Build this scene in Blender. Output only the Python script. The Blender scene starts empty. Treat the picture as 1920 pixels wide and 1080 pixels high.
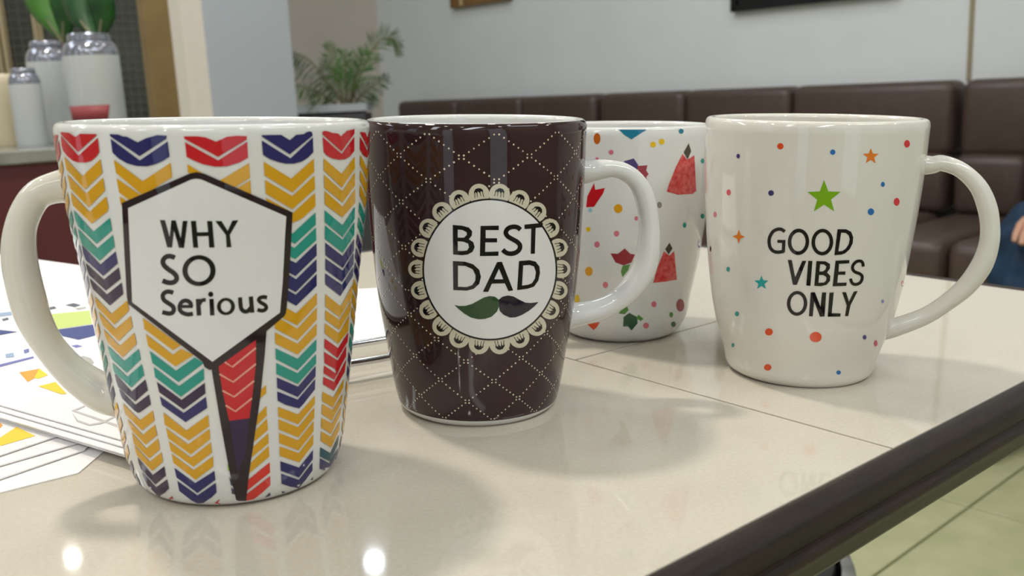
import bpy, bmesh, math, random
import numpy as np
from mathutils import Matrix, Vector
from mathutils.geometry import tessellate_polygon
# ---------------------------------------------------------------- frame of the camera and the table
ZT = 0.75                       # table top height
CH = 0.118                      # camera above the table
F_PX, PITCH, ROLL = 1783.49, 0.203221, -0.0151977
CAM = np.array([0.0, 0.0, ZT + CH])
def cam_axes(pitch, roll):
    f = np.array([0, math.cos(pitch), -math.sin(pitch)]); r = np.array([1.0, 0, 0]); u = np.cross(r, f)
    c, s = math.cos(roll), math.sin(roll)
    return c*r + s*u, -s*r + c*u, f
CR, CU, CF = cam_axes(PITCH, ROLL)
def rays(px):
    px = np.asarray(px, float).reshape(-1, 2)
    d = CF[None]*F_PX + (px[:, :1]-960)*CR[None] - (px[:, 1:]-540)*CU[None]
    return d/np.linalg.norm(d, axis=1, keepdims=True)
def on_plane(px, z):
    d = rays(px); t = (z-CAM[2])/d[:, 2]
    return CAM[None] + d*t[:, None]
KN = np.array([0, .06, .2, .4, .6, .8, 1.0])
class Body:
    """an upright surface of revolution: where it stands, its height and outer radii"""
    def __init__(s, cx, cy, tx, ty, h, rad):
        s.h = h; s.cx, s.cy, s.tx, s.ty = cx, cy, tx, ty
        z = np.linspace(0, 1, 401); rad = np.array(rad)
        m = np.gradient(rad, KN); r = np.empty_like(z)
        for i in range(len(KN)-1):
            k = (z >= KN[i]) & (z <= KN[i+1]); H = KN[i+1]-KN[i]; t = (z[k]-KN[i])/H
            r[k] = (2*t**3-3*t**2+1)*rad[i]+(t**3-2*t**2+t)*H*m[i]+(-2*t**3+3*t**2)*rad[i+1]+(t**3-t**2)*H*m[i+1]
        zz = z*h
        r = r - .0022*np.clip(1-zz/.003, 0, 1)**2
        s.zs, s.rs = zz, r
        X = np.array([1, 0, -tx]); X = X/np.linalg.norm(X); Z = np.array([tx, ty, 1.]); Z /= np.linalg.norm(Z)
        Y = np.cross(Z, X); X = np.cross(Y, Z); s.M = np.stack([X, Y, Z], 1)
        s.org = np.array([cx, cy, ZT])
    def r(s, z): return np.interp(z, s.zs, s.rs)
    def loc(s, th, z, off=0.0):
        r = s.r(z)+off
        return np.stack([r*np.cos(th), r*np.sin(th), z+0*th], -1)
    def from_px(s, px, off=0.0):
        o = s.M.T @ (CAM-s.org); d = rays(px) @ s.M
        tc = -(d[:, :2] @ o[:2])/(d[:, :2]**2).sum(1)
        T = tc[:, None]+np.linspace(-.055, .055, 331)[None]
        def g(T): 
            P = o[None, None]+d[:, None]*T[..., None]
            z = np.clip(P[..., 2], 0, s.h); return np.hypot(P[..., 0], P[..., 1])-s.r(z)-off
        G = g(T); neg = G < 0; idx = np.argmax(neg, 1); hit = neg.any(1) & (idx > 0)
        n = np.arange(len(T)); idx = np.where(hit, idx, np.argmin(G, 1))
        hi = T[n, idx]; lo = np.where(hit, T[n, np.maximum(idx-1, 0)], hi)
        for _ in range(25):
            mid = (lo+hi)/2; gm = g(mid[:, None])[:, 0]
            hi = np.where(gm < 0, mid, hi); lo = np.where(gm < 0, lo, mid)
        t = np.where(hit, hi, T[n, idx]); P = o[None]+d*t[:, None]
        th = np.arctan2(P[:, 1], P[:, 0]); z = np.clip(P[:, 2], 0, s.h)
        return th, z
# the room stands level; the table top leans a hair against it, so the room has its own frame
EXTRA = math.radians(1.7)
RR, RU, RF = cam_axes(PITCH, ROLL-EXTRA)
MR = np.stack([CR, CU, CF], 1) @ np.stack([RR, RU, RF], 1).T
CAMR = np.array([0.0, 0.0, ZT+CH])
ROOM = Matrix.Translation(Vector(CAM)) @ Matrix(MR.tolist()).to_4x4() @ Matrix.Translation(-Vector(CAMR))
def rray(x, y):
    return RF*F_PX + (x-960)*RR - (y-540)*RU
def rpt(x, y, Y):                # point of the room frame at pixel x, y and forward distance Y
    d = rray(x, y); return Vector(CAMR + d*(Y/d[1]))
def rfl(x, y, z):
    d = rray(x, y); return Vector(CAMR + d*((z-CAMR[2])/d[2]))

scene = bpy.context.scene
col = scene.collection
# ---------------------------------------------------------------- camera
cd = bpy.data.cameras.new('camera'); cam = bpy.data.objects.new('camera', cd); col.objects.link(cam)
cd.sensor_width = 36; cd.lens = F_PX*36/1920; cd.clip_start = 0.01; cd.clip_end = 50
cam.matrix_world = Matrix(((CR[0], CU[0], -CF[0], CAM[0]), (CR[1], CU[1], -CF[1], CAM[1]), (CR[2], CU[2], -CF[2], CAM[2]), (0, 0, 0, 1)))
cd.dof.use_dof = True; cd.dof.focus_distance = 0.345; cd.dof.aperture_fstop = 20
scene.camera = cam
# ---------------------------------------------------------------- world, light, exposure
w = bpy.data.worlds.new('world'); scene.world = w; w.use_nodes = True
w.node_tree.nodes['Background'].inputs[0].default_value = (0.9, 0.93, 1, 1)
w.node_tree.nodes['Background'].inputs[1].default_value = 0.25
vs = scene.view_settings; vs.view_transform = 'Standard'; vs.look = 'None'; vs.gamma = 1; vs.use_curve_mapping = False; vs.exposure = -0.45
CEIL = 2.7
def area(name, loc, power, size, color, shape='DISK', size_y=None, rot=0):
    l = bpy.data.lights.new(name, 'AREA'); l.energy = power; l.shape = shape; l.size = size; l.color = color
    if size_y: l.size_y = size_y
    o = bpy.data.objects.new(name, l); col.objects.link(o); o.matrix_world = ROOM @ Matrix.Translation(loc) @ Matrix.Rotation(rot, 4, 'Z')
    o['kind'] = 'helper'
    return o
WARM, COOL, NEUT = (1, 0.91, 0.8), (0.84, 0.92, 1), (1, 0.96, 0.91)
KEY = (-0.62, 0.90)
def glint(x, y):                 # where a ceiling lamp must hang for the glossy table to mirror it at this pixel
    d = rays([(x, y)])[0]; h = Vector(CAM + d*(CH/-d[2])); r = Vector((d[0], d[1], -d[2])); inv = ROOM.inverted(); s = 2.0
    for _ in range(8): s += (CEIL-0.022-(inv @ (h+r*s)).z)/r.z
    p = inv @ (h+r*s); return p.x, p.y
G1, G2 = glint(702, 1054), glint(136, 1046)
DOWN = [(KEY[0], KEY[1], 30, WARM, .17), (*G1, 3, COOL, .065), (*G2, 1.2, NEUT, .05), (0.75, 2.3, 6, WARM, .13), (-1.9, -0.6, 7, NEUT, .13),
        (0.9, -0.9, 7, NEUT, .13), (-0.4, -1.5, 7, NEUT, .13), (2.3, 0.6, 7, NEUT, .13)]
SPOTS = [(-2.3, 1.3), (-1.3, 2.2), (0.2, 1.5), (-0.7, -0.5), (0.7, 0.3), (1.5, 1.3), (-0.3, 2.9), (-1.5, 0.6), (1.4, -1.9), (-1.1, -2.2)]
DOWN += [(x, y, 2.6, NEUT if i % 2 else COOL, .09) for i, (x, y) in enumerate(SPOTS)]
for i, (x, y, p, c, sz) in enumerate(DOWN):
    area('downlight_lamp', (x, y, CEIL-0.022), p, sz, c)
FILL_PANELS = [(-1.7, -1.5, 9), (0.0, -2.0, 19), (-0.5, 2.2, 19), (1.5, -0.2, 19), (-2.9, 1.2, 14), (-2.5, 2.5, 12)]  # added fill panels: soft ambient light, brighter back wall and column
for x, y, p in FILL_PANELS:
    area('fill_panel_lamp', (x, y, CEIL-0.022), p, 1.15, (0.84, 0.92, 1), 'RECTANGLE', 0.28, 0.7)

# ---------------------------------------------------------------- materials
def lin(c):
    c = [v/255 for v in c]; return [(v/12.92 if v <= .04045 else ((v+.055)/1.055)**2.4) for v in c]+[1]
def mat(name, rgb, rough=.5, metal=0, noise=0, nscale=40, bump=0, bscale=200, coat=0, trans=0, emit=None, rgb2=None, stretch=None, alpha=1, spec=.5, sss=0):
    m = bpy.data.materials.new(name); m.use_nodes = True; nt = m.node_tree; b = nt.nodes['Principled BSDF']
    c = lin(rgb); b.inputs['Base Color'].default_value = c; b.inputs['Roughness'].default_value = rough; b.inputs['Metallic'].default_value = metal
    b.inputs['Specular IOR Level'].default_value = spec
    if coat: b.inputs['Coat Weight'].default_value = coat; b.inputs['Coat Roughness'].default_value = .06
    if trans: b.inputs['Transmission Weight'].default_value = trans
    if emit: b.inputs['Emission Color'].default_value = lin(rgb); b.inputs['Emission Strength'].default_value = emit
    if sss: b.inputs['Subsurface Weight'].default_value = sss; b.inputs['Subsurface Radius'].default_value = (.01, .009, .008); b.inputs['Subsurface Scale'].default_value = .3
    tc = nt.nodes.new('ShaderNodeTexCoord'); mp = nt.nodes.new('ShaderNodeMapping'); nt.links.new(tc.outputs['Object'], mp.inputs[0])
    if stretch: mp.inputs['Scale'].default_value = stretch
    if noise:
        n = nt.nodes.new('ShaderNodeTexNoise'); n.inputs['Scale'].default_value = nscale; n.inputs['Detail'].default_value = 6
        nt.links.new(mp.outputs[0], n.inputs[0])
        r = nt.nodes.new('ShaderNodeValToRGB'); c2 = lin(rgb2) if rgb2 else [v*(1-noise) for v in c[:3]]+[1]
        r.color_ramp.elements[0].position = .35; r.color_ramp.elements[1].position = .65
        r.color_ramp.elements[0].color = c2; r.color_ramp.elements[1].color = c
        nt.links.new(n.outputs[0], r.inputs[0]); nt.links.new(r.outputs[0], b.inputs['Base Color'])
    if bump:
        n = nt.nodes.new('ShaderNodeTexNoise'); n.inputs['Scale'].default_value = bscale; n.inputs['Detail'].default_value = 3
        nt.links.new(mp.outputs[0], n.inputs[0])
        bp = nt.nodes.new('ShaderNodeBump'); bp.inputs['Strength'].default_value = bump; bp.inputs['Distance'].default_value = .001
        nt.links.new(n.outputs[0], bp.inputs['Height']); nt.links.new(bp.outputs[0], b.inputs['Normal'])
    return m
M = {}
def M_(k, *a, **kw): M[k] = mat(k, *a, **kw)
M_('ceramic', (222, 222, 218), .045); M_('cream_ceramic', (220, 217, 204), .06); M_('warm_ceramic', (222, 219, 210), .045)
M_('maroon_glaze', (56, 34, 36), .055, noise=.3, nscale=25, rgb2=(46, 28, 28))
for k, c in dict(red=(196, 30, 38), navy=(42, 40, 98), gold=(212, 158, 26), teal=(26, 146, 130), plum=(52, 34, 66), border=(40, 28, 32), badge=(226, 226, 224),
                 pinkline=(226, 160, 140), coral=(214, 54, 42), lime=(150, 190, 30), slate=(62, 66, 90), dteal=(20, 78, 92), ink=(14, 12, 14),
                 doily=(206, 200, 178), mgreen=(40, 72, 38), mdark=(34, 28, 42), dot=(226, 216, 190), orange=(222, 78, 32), blue=(44, 110, 176), tred=(214, 60, 66),
                 starorange=(224, 124, 40), stargreen=(120, 172, 24), startealc=(36, 160, 158), pink=(214, 120, 134), purple=(78, 66, 120), yellow=(232, 190, 24),
                 amber=(222, 158, 24), tealblue=(24, 124, 156), darkgreen=(36, 84, 52), leafgreen=(86, 140, 60), darkred=(150, 30, 40), olive=(70, 66, 50),
                 lightblue=(150, 195, 210), grey=(140, 138, 130), magenta=(200, 50, 96), lavender=(150, 150, 196), brick=(190, 50, 50), rust=(196, 100, 30)).items():
    M_('print_'+k, c, .06)
M['print_watermelon'] = mat('print_watermelon', (220, 104, 96), .08, noise=.3, nscale=420, rgb2=(196, 46, 50))
M_('tile', (207, 200, 186), .05, noise=.03, nscale=700, rgb2=(201, 193, 178))
M_('grout', (120, 108, 88), .8)
M_('dark_wood', (40, 23, 19), .3, noise=.5, nscale=14, stretch=(3, 3, 30), bump=.3, bscale=420, rgb2=(24, 14, 12), spec=.35)
M_('table_under', (60, 50, 44), .7); M_('black_metal', (24, 24, 26), .4, metal=.6); M_('chrome', (222, 222, 226), .16, metal=1)
M_('paper', (242, 240, 240), .6, noise=.02, nscale=60)
for k, c in dict(orange=(236, 160, 60), yellow=(238, 206, 50), violet=(112, 116, 176), navy=(62, 74, 130), green=(196, 212, 120), ink=(88, 96, 104), grey=(176, 172, 168), blue=(150, 170, 196), line=(196, 192, 190)).items():
    M_('paperprint_'+k, c, .6)
M_('wall_white', (220, 224, 226), .7, noise=.03, nscale=6); M_('wall_beige', (206, 198, 188), .7, noise=.05, nscale=5); M_('wall_side', (170, 160, 146), .8)
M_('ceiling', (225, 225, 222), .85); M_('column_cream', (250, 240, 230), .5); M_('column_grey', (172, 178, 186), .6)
M_('floor_tile', (186, 186, 148), .3, noise=.14, nscale=9, rgb2=(170, 172, 130)); M_('floor_grout', (138, 142, 104), .9)
M_('leather', (78, 62, 55), .42, noise=.15, nscale=30, bump=.3, bscale=160); M_('sofa_base', (36, 28, 26), .6)
M_('maroon_panel', (92, 40, 44), .45, noise=.15, nscale=8); M_('ledge_stone', (150, 152, 146), .12, noise=.2, nscale=12, rgb2=(120, 122, 116))
M_('jar_plastic', (196, 200, 202), .18, sss=.3); M_('jar_cap', (150, 152, 165), .12, metal=.6); M_('red_label', (150, 62, 66), .5)
M_('cream_plastic', (208, 196, 168), .5)
M_('leaf_dark', (34, 92, 34), .4, noise=.4, nscale=22, rgb2=(20, 58, 26)); M_('leaf_bright', (70, 128, 40), .4, noise=.3, nscale=22); M_('palm', (92, 118, 62), .45, noise=.3, nscale=20, rgb2=(60, 86, 44))
M_('palm_dark', (58, 84, 46), .45); M_('palm_stem', (120, 116, 88), .6); M_('planter', (70, 70, 74), .4); M_('window_glass', (70, 74, 70), .08, noise=.5, nscale=3, rgb2=(96, 98, 88))
M_('panel_glow', (205, 215, 230), .3, emit=1.0); M_('window_wood', (132, 108, 66), .5, noise=.2, nscale=10); M_('mesh_wire', (120, 124, 118), .5); M_('curtain', (196, 180, 150), .8)  # the glow material serves only the added reflection panels
M_('art_brown', (140, 104, 56), .5, noise=.3, nscale=14); M_('art_pale', (196, 176, 130), .5); M_('frame_gold', (120, 90, 50), .4); M_('black_gloss', (14, 14, 18), .2)
M_('frame_grey', (90, 92, 92), .4); M_('brass', (150, 138, 112), .4)
M_('skin', (196, 150, 126), .5, sss=.1); M_('denim', (14, 52, 82), .8, noise=.35, nscale=18, rgb2=(10, 34, 58), bump=.3, bscale=300); M_('shirt', (120, 126, 104), .8, noise=.4, nscale=30, rgb2=(84, 88, 74)); M_('hair', (30, 22, 18), .5); M_('shoe', (30, 28, 28), .5)
def lampmat():
    m = bpy.data.materials.new('lamp_lens'); m.use_nodes = True; b = m.node_tree.nodes['Principled BSDF']
    b.inputs['Base Color'].default_value = (1, 1, 1, 1); b.inputs['Emission Color'].default_value = (1, .95, .88, 1); b.inputs['Emission Strength'].default_value = 3; return m
M['lamp_lens'] = lampmat(); M_('lamp_ring', (200, 200, 200), .4, metal=.4)

# ---------------------------------------------------------------- builders
def tag(o, label=None, cat=None, group=None, kind=None):
    for k, v in (('label', label), ('category', cat), ('group', group), ('kind', kind)):
        if v: o[k] = v
    return o
def obj(name, verts, faces, mats, parent=None, midx=None, smooth=False, room=False, mw=None):
    me = bpy.data.meshes.new(name); me.from_pydata([tuple(v) for v in verts], [], [tuple(int(i) for i in f) for f in faces])
    for m in (mats if isinstance(mats, (list, tuple)) else [mats]): me.materials.append(M[m] if isinstance(m, str) else m)
    if midx is not None: me.polygons.foreach_set('material_index', list(midx))
    if smooth: me.polygons.foreach_set('use_smooth', [True]*len(me.polygons))
    me.update()
    o = bpy.data.objects.new(name, me); col.objects.link(o)
    if mw is not None: o.matrix_world = mw
    elif room: o.matrix_world = ROOM
    if parent: o.parent = parent; 
    return o
def empty(name, loc=(0, 0, 0), mw=None):
    o = bpy.data.objects.new(name, None); o.empty_display_size = .02; col.objects.link(o)
    o.matrix_world = mw if mw is not None else Matrix.Translation(loc); return o
class MB:
    """collects boxes, prisms and tubes; coordinates are local to the parent"""
    def __init__(s): s.bm = bmesh.new(); s.mi = 0
    def add(s, V, F):
        vs_ = [s.bm.verts.new(tuple(v)) for v in V]
        for f in F:
            try: fc = s.bm.faces.new([vs_[i] for i in f]); fc.material_index = s.mi
            except ValueError: pass
        return vs_
    def box(s, c, size, mw=None, bevel=0):
        tmp = bmesh.new(); bmesh.ops.create_cube(tmp, size=1)
        for v in tmp.verts: v.co = Vector((v.co.x*size[0], v.co.y*size[1], v.co.z*size[2]))
        if bevel: bmesh.ops.bevel(tmp, geom=tmp.edges[:], offset=bevel, segments=3, affect='EDGES', profile=.5)
        T = (mw or Matrix()) @ Matrix.Translation(c)
        tmp.verts.ensure_lookup_table(); idx = {v: i for i, v in enumerate(tmp.verts)}
        s.add([T @ v.co for v in tmp.verts], [[idx[v] for v in f.verts] for f in tmp.faces]); tmp.free(); return s
    def tube(s, pts, rad, n=12, closed=False, flat=None):
        pts = [Vector(p) for p in pts]; N = len(pts); rad = rad if hasattr(rad, '__len__') else [rad]*N
        V, F = [], []; up = Vector((0, 0, 1)); prev = None
        for i, p in enumerate(pts):
            a = pts[(i-1) % N] if (closed or i) else pts[0]; b = pts[(i+1) % N] if (closed or i < N-1) else pts[-1]
            t = (b-a).normalized()
            if prev is None: n1 = t.orthogonal().normalized()
            else: n1 = (prev - t*prev.dot(t)).normalized()
            prev = n1; n2 = t.cross(n1)
            for k in range(n):
                a_ = 2*math.pi*k/n; V.append(p + (n1*math.cos(a_)+n2*math.sin(a_))*rad[i])
        for i in range(N if closed else N-1):
            j = (i+1) % N
            for k in range(n): F.append((i*n+k, i*n+(k+1) % n, j*n+(k+1) % n, j*n+k))
        if not closed: F += [tuple(range(n))[::-1], tuple((N-1)*n+k for k in range(n))]
        s.add(V, F); return s
    def lathe(s, prof, n=48, c=(0, 0, 0)):
        V, F = [], []; c = Vector(c)
        for r, z in prof:
            for k in range(n): V.append(c+Vector((r*math.cos(2*math.pi*k/n), r*math.sin(2*math.pi*k/n), z)))
        for i in range(len(prof)-1):
            for k in range(n): F.append((i*n+k, i*n+(k+1) % n, (i+1)*n+(k+1) % n, (i+1)*n+k))
        F.append(tuple(range(n))[::-1]); F.append(tuple((len(prof)-1)*n+k for k in range(n))); s.add(V, F); return s
    def build(s, name, mats, parent=None, smooth=False, room=False, mw=None):
        bmesh.ops.recalc_face_normals(s.bm, faces=s.bm.faces[:])
        me = bpy.data.meshes.new(name); s.bm.to_mesh(me); s.bm.free()
        for m in (mats if isinstance(mats, (list, tuple)) else [mats]): me.materials.append(M[m])
        if smooth: me.shade_smooth() if hasattr(me, 'shade_smooth') else None
        if smooth:
            try: me.set_sharp_from_angle(angle=math.radians(40))
            except Exception: pass
        o = bpy.data.objects.new(name, me); col.objects.link(o)
        if mw is not None: o.matrix_world = mw
        elif room and not parent: o.matrix_world = ROOM
        if parent: o.parent = parent
        return o
# ---------------------------------------------------------------- mug bodies (fitted shapes)
B1 = Body(-0.08884, 0.28892, 0.0149, 0.0004, 0.11071, [0.02992, 0.03244, 0.03503, 0.03794, 0.04064, 0.04353, 0.04501])
B2 = Body(-0.01388, 0.35415, 0.0142, -0.0162, 0.10841, [0.02996, 0.0316, 0.03406, 0.0373, 0.03906, 0.04004, 0.04054])
B3 = Body(0.05369, 0.46508, 0.0056, -0.0052, 0.10177, [0.02781, 0.03185, 0.03495, 0.03879, 0.04133, 0.04229, 0.04287])
B4 = Body(0.12200, 0.39265, 0.0167, -0.0144, 0.10584, [0.02993, 0.03099, 0.03552, 0.03928, 0.04144, 0.04292, 0.04349])
WT = 0.0038
def mug_root(name, B, label, lift=.0004):
    mw = Matrix(B.M.tolist()).to_4x4(); mw.translation = Vector((B.cx, B.cy, ZT+lift))
    o = empty(name, mw=mw); tag(o, label, 'mug', 'coffee mugs standing on the table'); return o
def mug_body(root, B, outer='ceramic', inner='ceramic', foot=None, coloured=None, n=144):
    zs = list(np.concatenate([[0, .0004, .001, .0018, .003, .0045], np.linspace(.0065, B.h-.0022, 36)]))
    prof = [(.0, .0012), (B.r(0)-.006, .0012), (B.r(0)-.0045, 0.0002)] + [(B.r(z), z) for z in zs]
    R = B.r(B.h)-WT/2-.0002
    for a in np.linspace(0, math.pi, 9): prof.append((R+WT/2*math.cos(a), B.h-WT/2+WT/2*math.sin(a)))
    for z in np.linspace(B.h-.004, .012, 24): prof.append((B.r(z)-WT, z))
    rb = B.r(.012)-WT
    for a in np.linspace(0, math.pi/2, 6)[1:]: prof.append((rb-.006*(1-math.cos(a)), .012-.006*math.sin(a)))
    prof.append((0, .006))
    V, F, MI = [], [], []
    for r, z in prof:
        for k in range(n):
            a = 2*math.pi*k/n; V.append((max(r, 1e-5)*math.cos(a), max(r, 1e-5)*math.sin(a), z))
    for i in range(len(prof)-1):
        zz = (prof[i][1]+prof[i+1][1])/2; out = 3 <= i < 3+len(zs)-1+5
        for k in range(n):
            F.append((i*n+k, i*n+(k+1) % n, (i+1)*n+(k+1) % n, (i+1)*n+k))
            MI.append(1 if (coloured and out and zz > .0031 and i < 3+len(zs)+3) else 0)
    o = obj('body', V, F, [outer]+([coloured] if coloured else []), root, MI, True)
    return o
def mug_handle(root, B, phi, outer_px, inner_px, material, wide=1.15, ext=((0, 0), (0, 0))):
    """a curved tube in the upright plane at azimuth phi, its two outlines read off as pixels on that plane"""
    phi = math.radians(phi); e = np.array([math.cos(phi), math.sin(phi), 0]); nn = np.array([-math.sin(phi), math.cos(phi), 0])
    o = B.M.T @ (CAM-B.org)
    def pl(px):
        d = rays(px) @ B.M; t = -(o@nn)/(d@nn); P = o[None]+d*t[:, None]; return np.stack([P@e, P[:, 2]], 1)
    a, b = pl(outer_px), pl(inner_px); c = (a+b)/2; r = np.linalg.norm(a-b, axis=1)/2
    c = list(c); r = list(r)
    for end in (0, -1):                                     # run the ends into the wall with a flare
        z_end = c[end][1]
        while len(c) > 6 and c[end][0] < B.r(np.clip(c[end][1], .004, B.h-.004))+.0045: c.pop(end); r.pop(end)
        rr = B.r(np.clip(z_end, .004, B.h-.004)); r0 = r[end]
        add = [(np.array([rr+.0022, z_end*.8+c[end][1]*.2]), r0*1.10), (np.array([rr-.0026, z_end]), r0*1.36)]
        for q, rq in add:
            if end == 0: c.insert(0, q); r.insert(0, rq)
            else: c.append(q); r.append(rq)
    c = np.array(c); r = np.array(r)
    # smooth resample
    T = np.linspace(0, len(c)-1, 60); C, Rr = [], []
    for t in T:
        i = min(int(t), len(c)-2); u = t-i; p = [c[max(i-1, 0)], c[i], c[i+1], c[min(i+2, len(c)-1)]]
        C.append(.5*((2*p[1])+(-p[0]+p[2])*u+(2*p[0]-5*p[1]+4*p[2]-p[3])*u*u+(-p[0]+3*p[1]-3*p[2]+p[3])*u**3)); Rr.append(r[i]*(1-u)+r[i+1]*u)
    C = np.array(C); Rr = np.convolve(np.pad(Rr, 1, 'edge'), np.ones(3)/3, 'valid'); n = 28; V, F = [], []
    for i in range(len(C)):
        t = C[min(i+1, len(C)-1)]-C[max(i-1, 0)]; t /= np.linalg.norm(t); m = np.array([-t[1], t[0]])
        for k in range(n):
            a_ = 2*math.pi*k/n; q = C[i]+m*Rr[i]*math.cos(a_); lat = Rr[i]*wide*math.sin(a_)
            V.append(q[0]*e+np.array([0, 0, q[1]])+nn*lat)
    for i in range(len(C)-1):
        for k in range(n): F.append((i*n+k, i*n+(k+1) % n, (i+1)*n+(k+1) % n, (i+1)*n+k))
    F += [tuple(range(n))[::-1], tuple((len(C)-1)*n+k for k in range(n))]
    return obj('handle', V, F, material, root, None, True)
# ---------------------------------------------------------------- glaze prints
class Print:
    """flat shapes laid on a mug's wall; drawn either as traced outlines or as (angle, height)"""
    def __init__(s, B, off, cell=(10, 11), uv=False): s.B, s.off, s.cell, s.uv = B, off, cell, uv; s.bm = bmesh.new(); s.mats = []
    def m(s, k):
        k = 'print_'+k
        if k not in s.mats: s.mats.append(k)
        return s.mats.index(k)
    def poly(s, k, pts, holes=()):
        mi = s.m(k); loops = [[Vector((float(x), float(y), 0)) for x, y in l] for l in [pts, *holes]]
        flat = [v for l in loops for v in l]; tris = tessellate_polygon(loops)
        vs_ = [s.bm.verts.new(v) for v in flat]
        for t in tris:
            try: f = s.bm.faces.new([vs_[i] for i in t]); f.material_index = mi
            except ValueError: pass
    def ring(s, k, c, r1, r2, n=40, rot=0):
        def L(r): return [(c[0]+r[0]*math.cos(a)*math.cos(rot)-r[1]*math.sin(a)*math.sin(rot), c[1]+r[0]*math.cos(a)*math.sin(rot)+r[1]*math.sin(a)*math.cos(rot)) for a in np.linspace(0, 2*math.pi, n, endpoint=False)]
        a, b = L(r1), L(r2); mi = s.m(k); A = [s.bm.verts.new((*p, 0)) for p in a]; Bv = [s.bm.verts.new((*p, 0)) for p in b]
        for i in range(n): f = s.bm.faces.new([A[i], A[(i+1) % n], Bv[(i+1) % n], Bv[i]]); f.material_index = mi
    def disc(s, k, c, r, n=14):
        r = r if hasattr(r, '__len__') else (r, r)
        s.poly(k, [(c[0]+r[0]*math.cos(a), c[1]+r[1]*math.sin(a)) for a in np.linspace(0, 2*math.pi, n, endpoint=False)])
    def stroke(s, k, pts, wd, smooth=True):
        P = [np.array(p, float) for p in pts]
        if smooth and len(P) > 2:
            Q = []
            for i in range(len(P)-1):
                p = [P[max(i-1, 0)], P[i], P[i+1], P[min(i+2, len(P)-1)]]
                for u in np.linspace(0, 1, 5, endpoint=False): Q.append(.5*((2*p[1])+(-p[0]+p[2])*u+(2*p[0]-5*p[1]+4*p[2]-p[3])*u*u+(-p[0]+3*p[1]-3*p[2]+p[3])*u**3))
            P = Q+[P[-1]]
        mi = s.m(k); L, R = [], []
        for i, p in enumerate(P):
            t = P[min(i+1, len(P)-1)]-P[max(i-1, 0)]; t = t/max(np.linalg.norm(t), 1e-9); n = np.array([-t[1], t[0]])*wd/2
            L.append(s.bm.verts.new((*(p+n), 0))); R.append(s.bm.verts.new((*(p-n), 0)))
        for i in range(len(P)-1): f = s.bm.faces.new([L[i], L[i+1], R[i+1], R[i]]); f.material_index = mi
    def star(s, k, c, R, n=5, q=.42, rot=-90, sx=1):
        s.poly(k, [(c[0]+sx*(R if i % 2 == 0 else R*q)*math.cos(math.radians(rot+i*180/n)), c[1]+(R if i % 2 == 0 else R*q)*math.sin(math.radians(rot+i*180/n))) for i in range(2*n)])
    def build(s, name, root):
        bm = s.bm
        for ax in (0, 1):
            xs = [v.co[ax] for v in bm.verts]; lo, hi = min(xs), max(xs); n = int((hi-lo)/s.cell[ax])
            for i in range(1, n+1):
                x = lo+(hi-lo)*i/(n+1); co = [0, 0, 0]; no = [0, 0, 0]; co[ax] = x; no[ax] = 1
                bmesh.ops.bisect_plane(bm, geom=bm.verts[:]+bm.edges[:]+bm.faces[:], dist=1e-5, plane_co=co, plane_no=no)
        bm.verts.ensure_lookup_table(); P = np.array([v.co[:2] for v in bm.verts])

        if s.uv: th, z = np.radians(P[:, 0]), P[:, 1]/1000
        else: th, z = s.B.from_px(P, s.off)
        L = s.B.loc(th, z, s.off)
        for v, p in zip(bm.verts, L): v.co = p
        for f in bm.faces:                                  # face outwards
            c = f.calc_center_median(); f.normal_update()
            if f.normal.x*c.x+f.normal.y*c.y < 0: f.normal_flip()
            f.smooth = True
        me = bpy.data.meshes.new(name); bm.to_mesh(me); bm.free()
        for k in s.mats: me.materials.append(M[k])
        o = bpy.data.objects.new(name, me); col.objects.link(o); o.parent = root; return o
def S_(ox, oy, sc): return lambda *p: [(ox+p[i]/sc, oy+p[i+1]/sc) for i in range(0, len(p), 2)]
A = S_(90, 220, 6.75); Bq = S_(90, 370, 6.75); Cq = S_(120, 520, 6.75); D = S_(160, 670, 6.75); E = S_(200, 800, 6.75)
Fq = S_(440, 220, 6.75); G = S_(440, 370, 6.75); H = S_(440, 520, 6.75); I = S_(440, 670, 6.75); J = S_(440, 800, 6.75); K = S_(320, 620, 6.75)
Z = S_(0, 200, 2.7); W = S_(380, 600, 3.0); T1 = S_(280, 390, 4.909)
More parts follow.
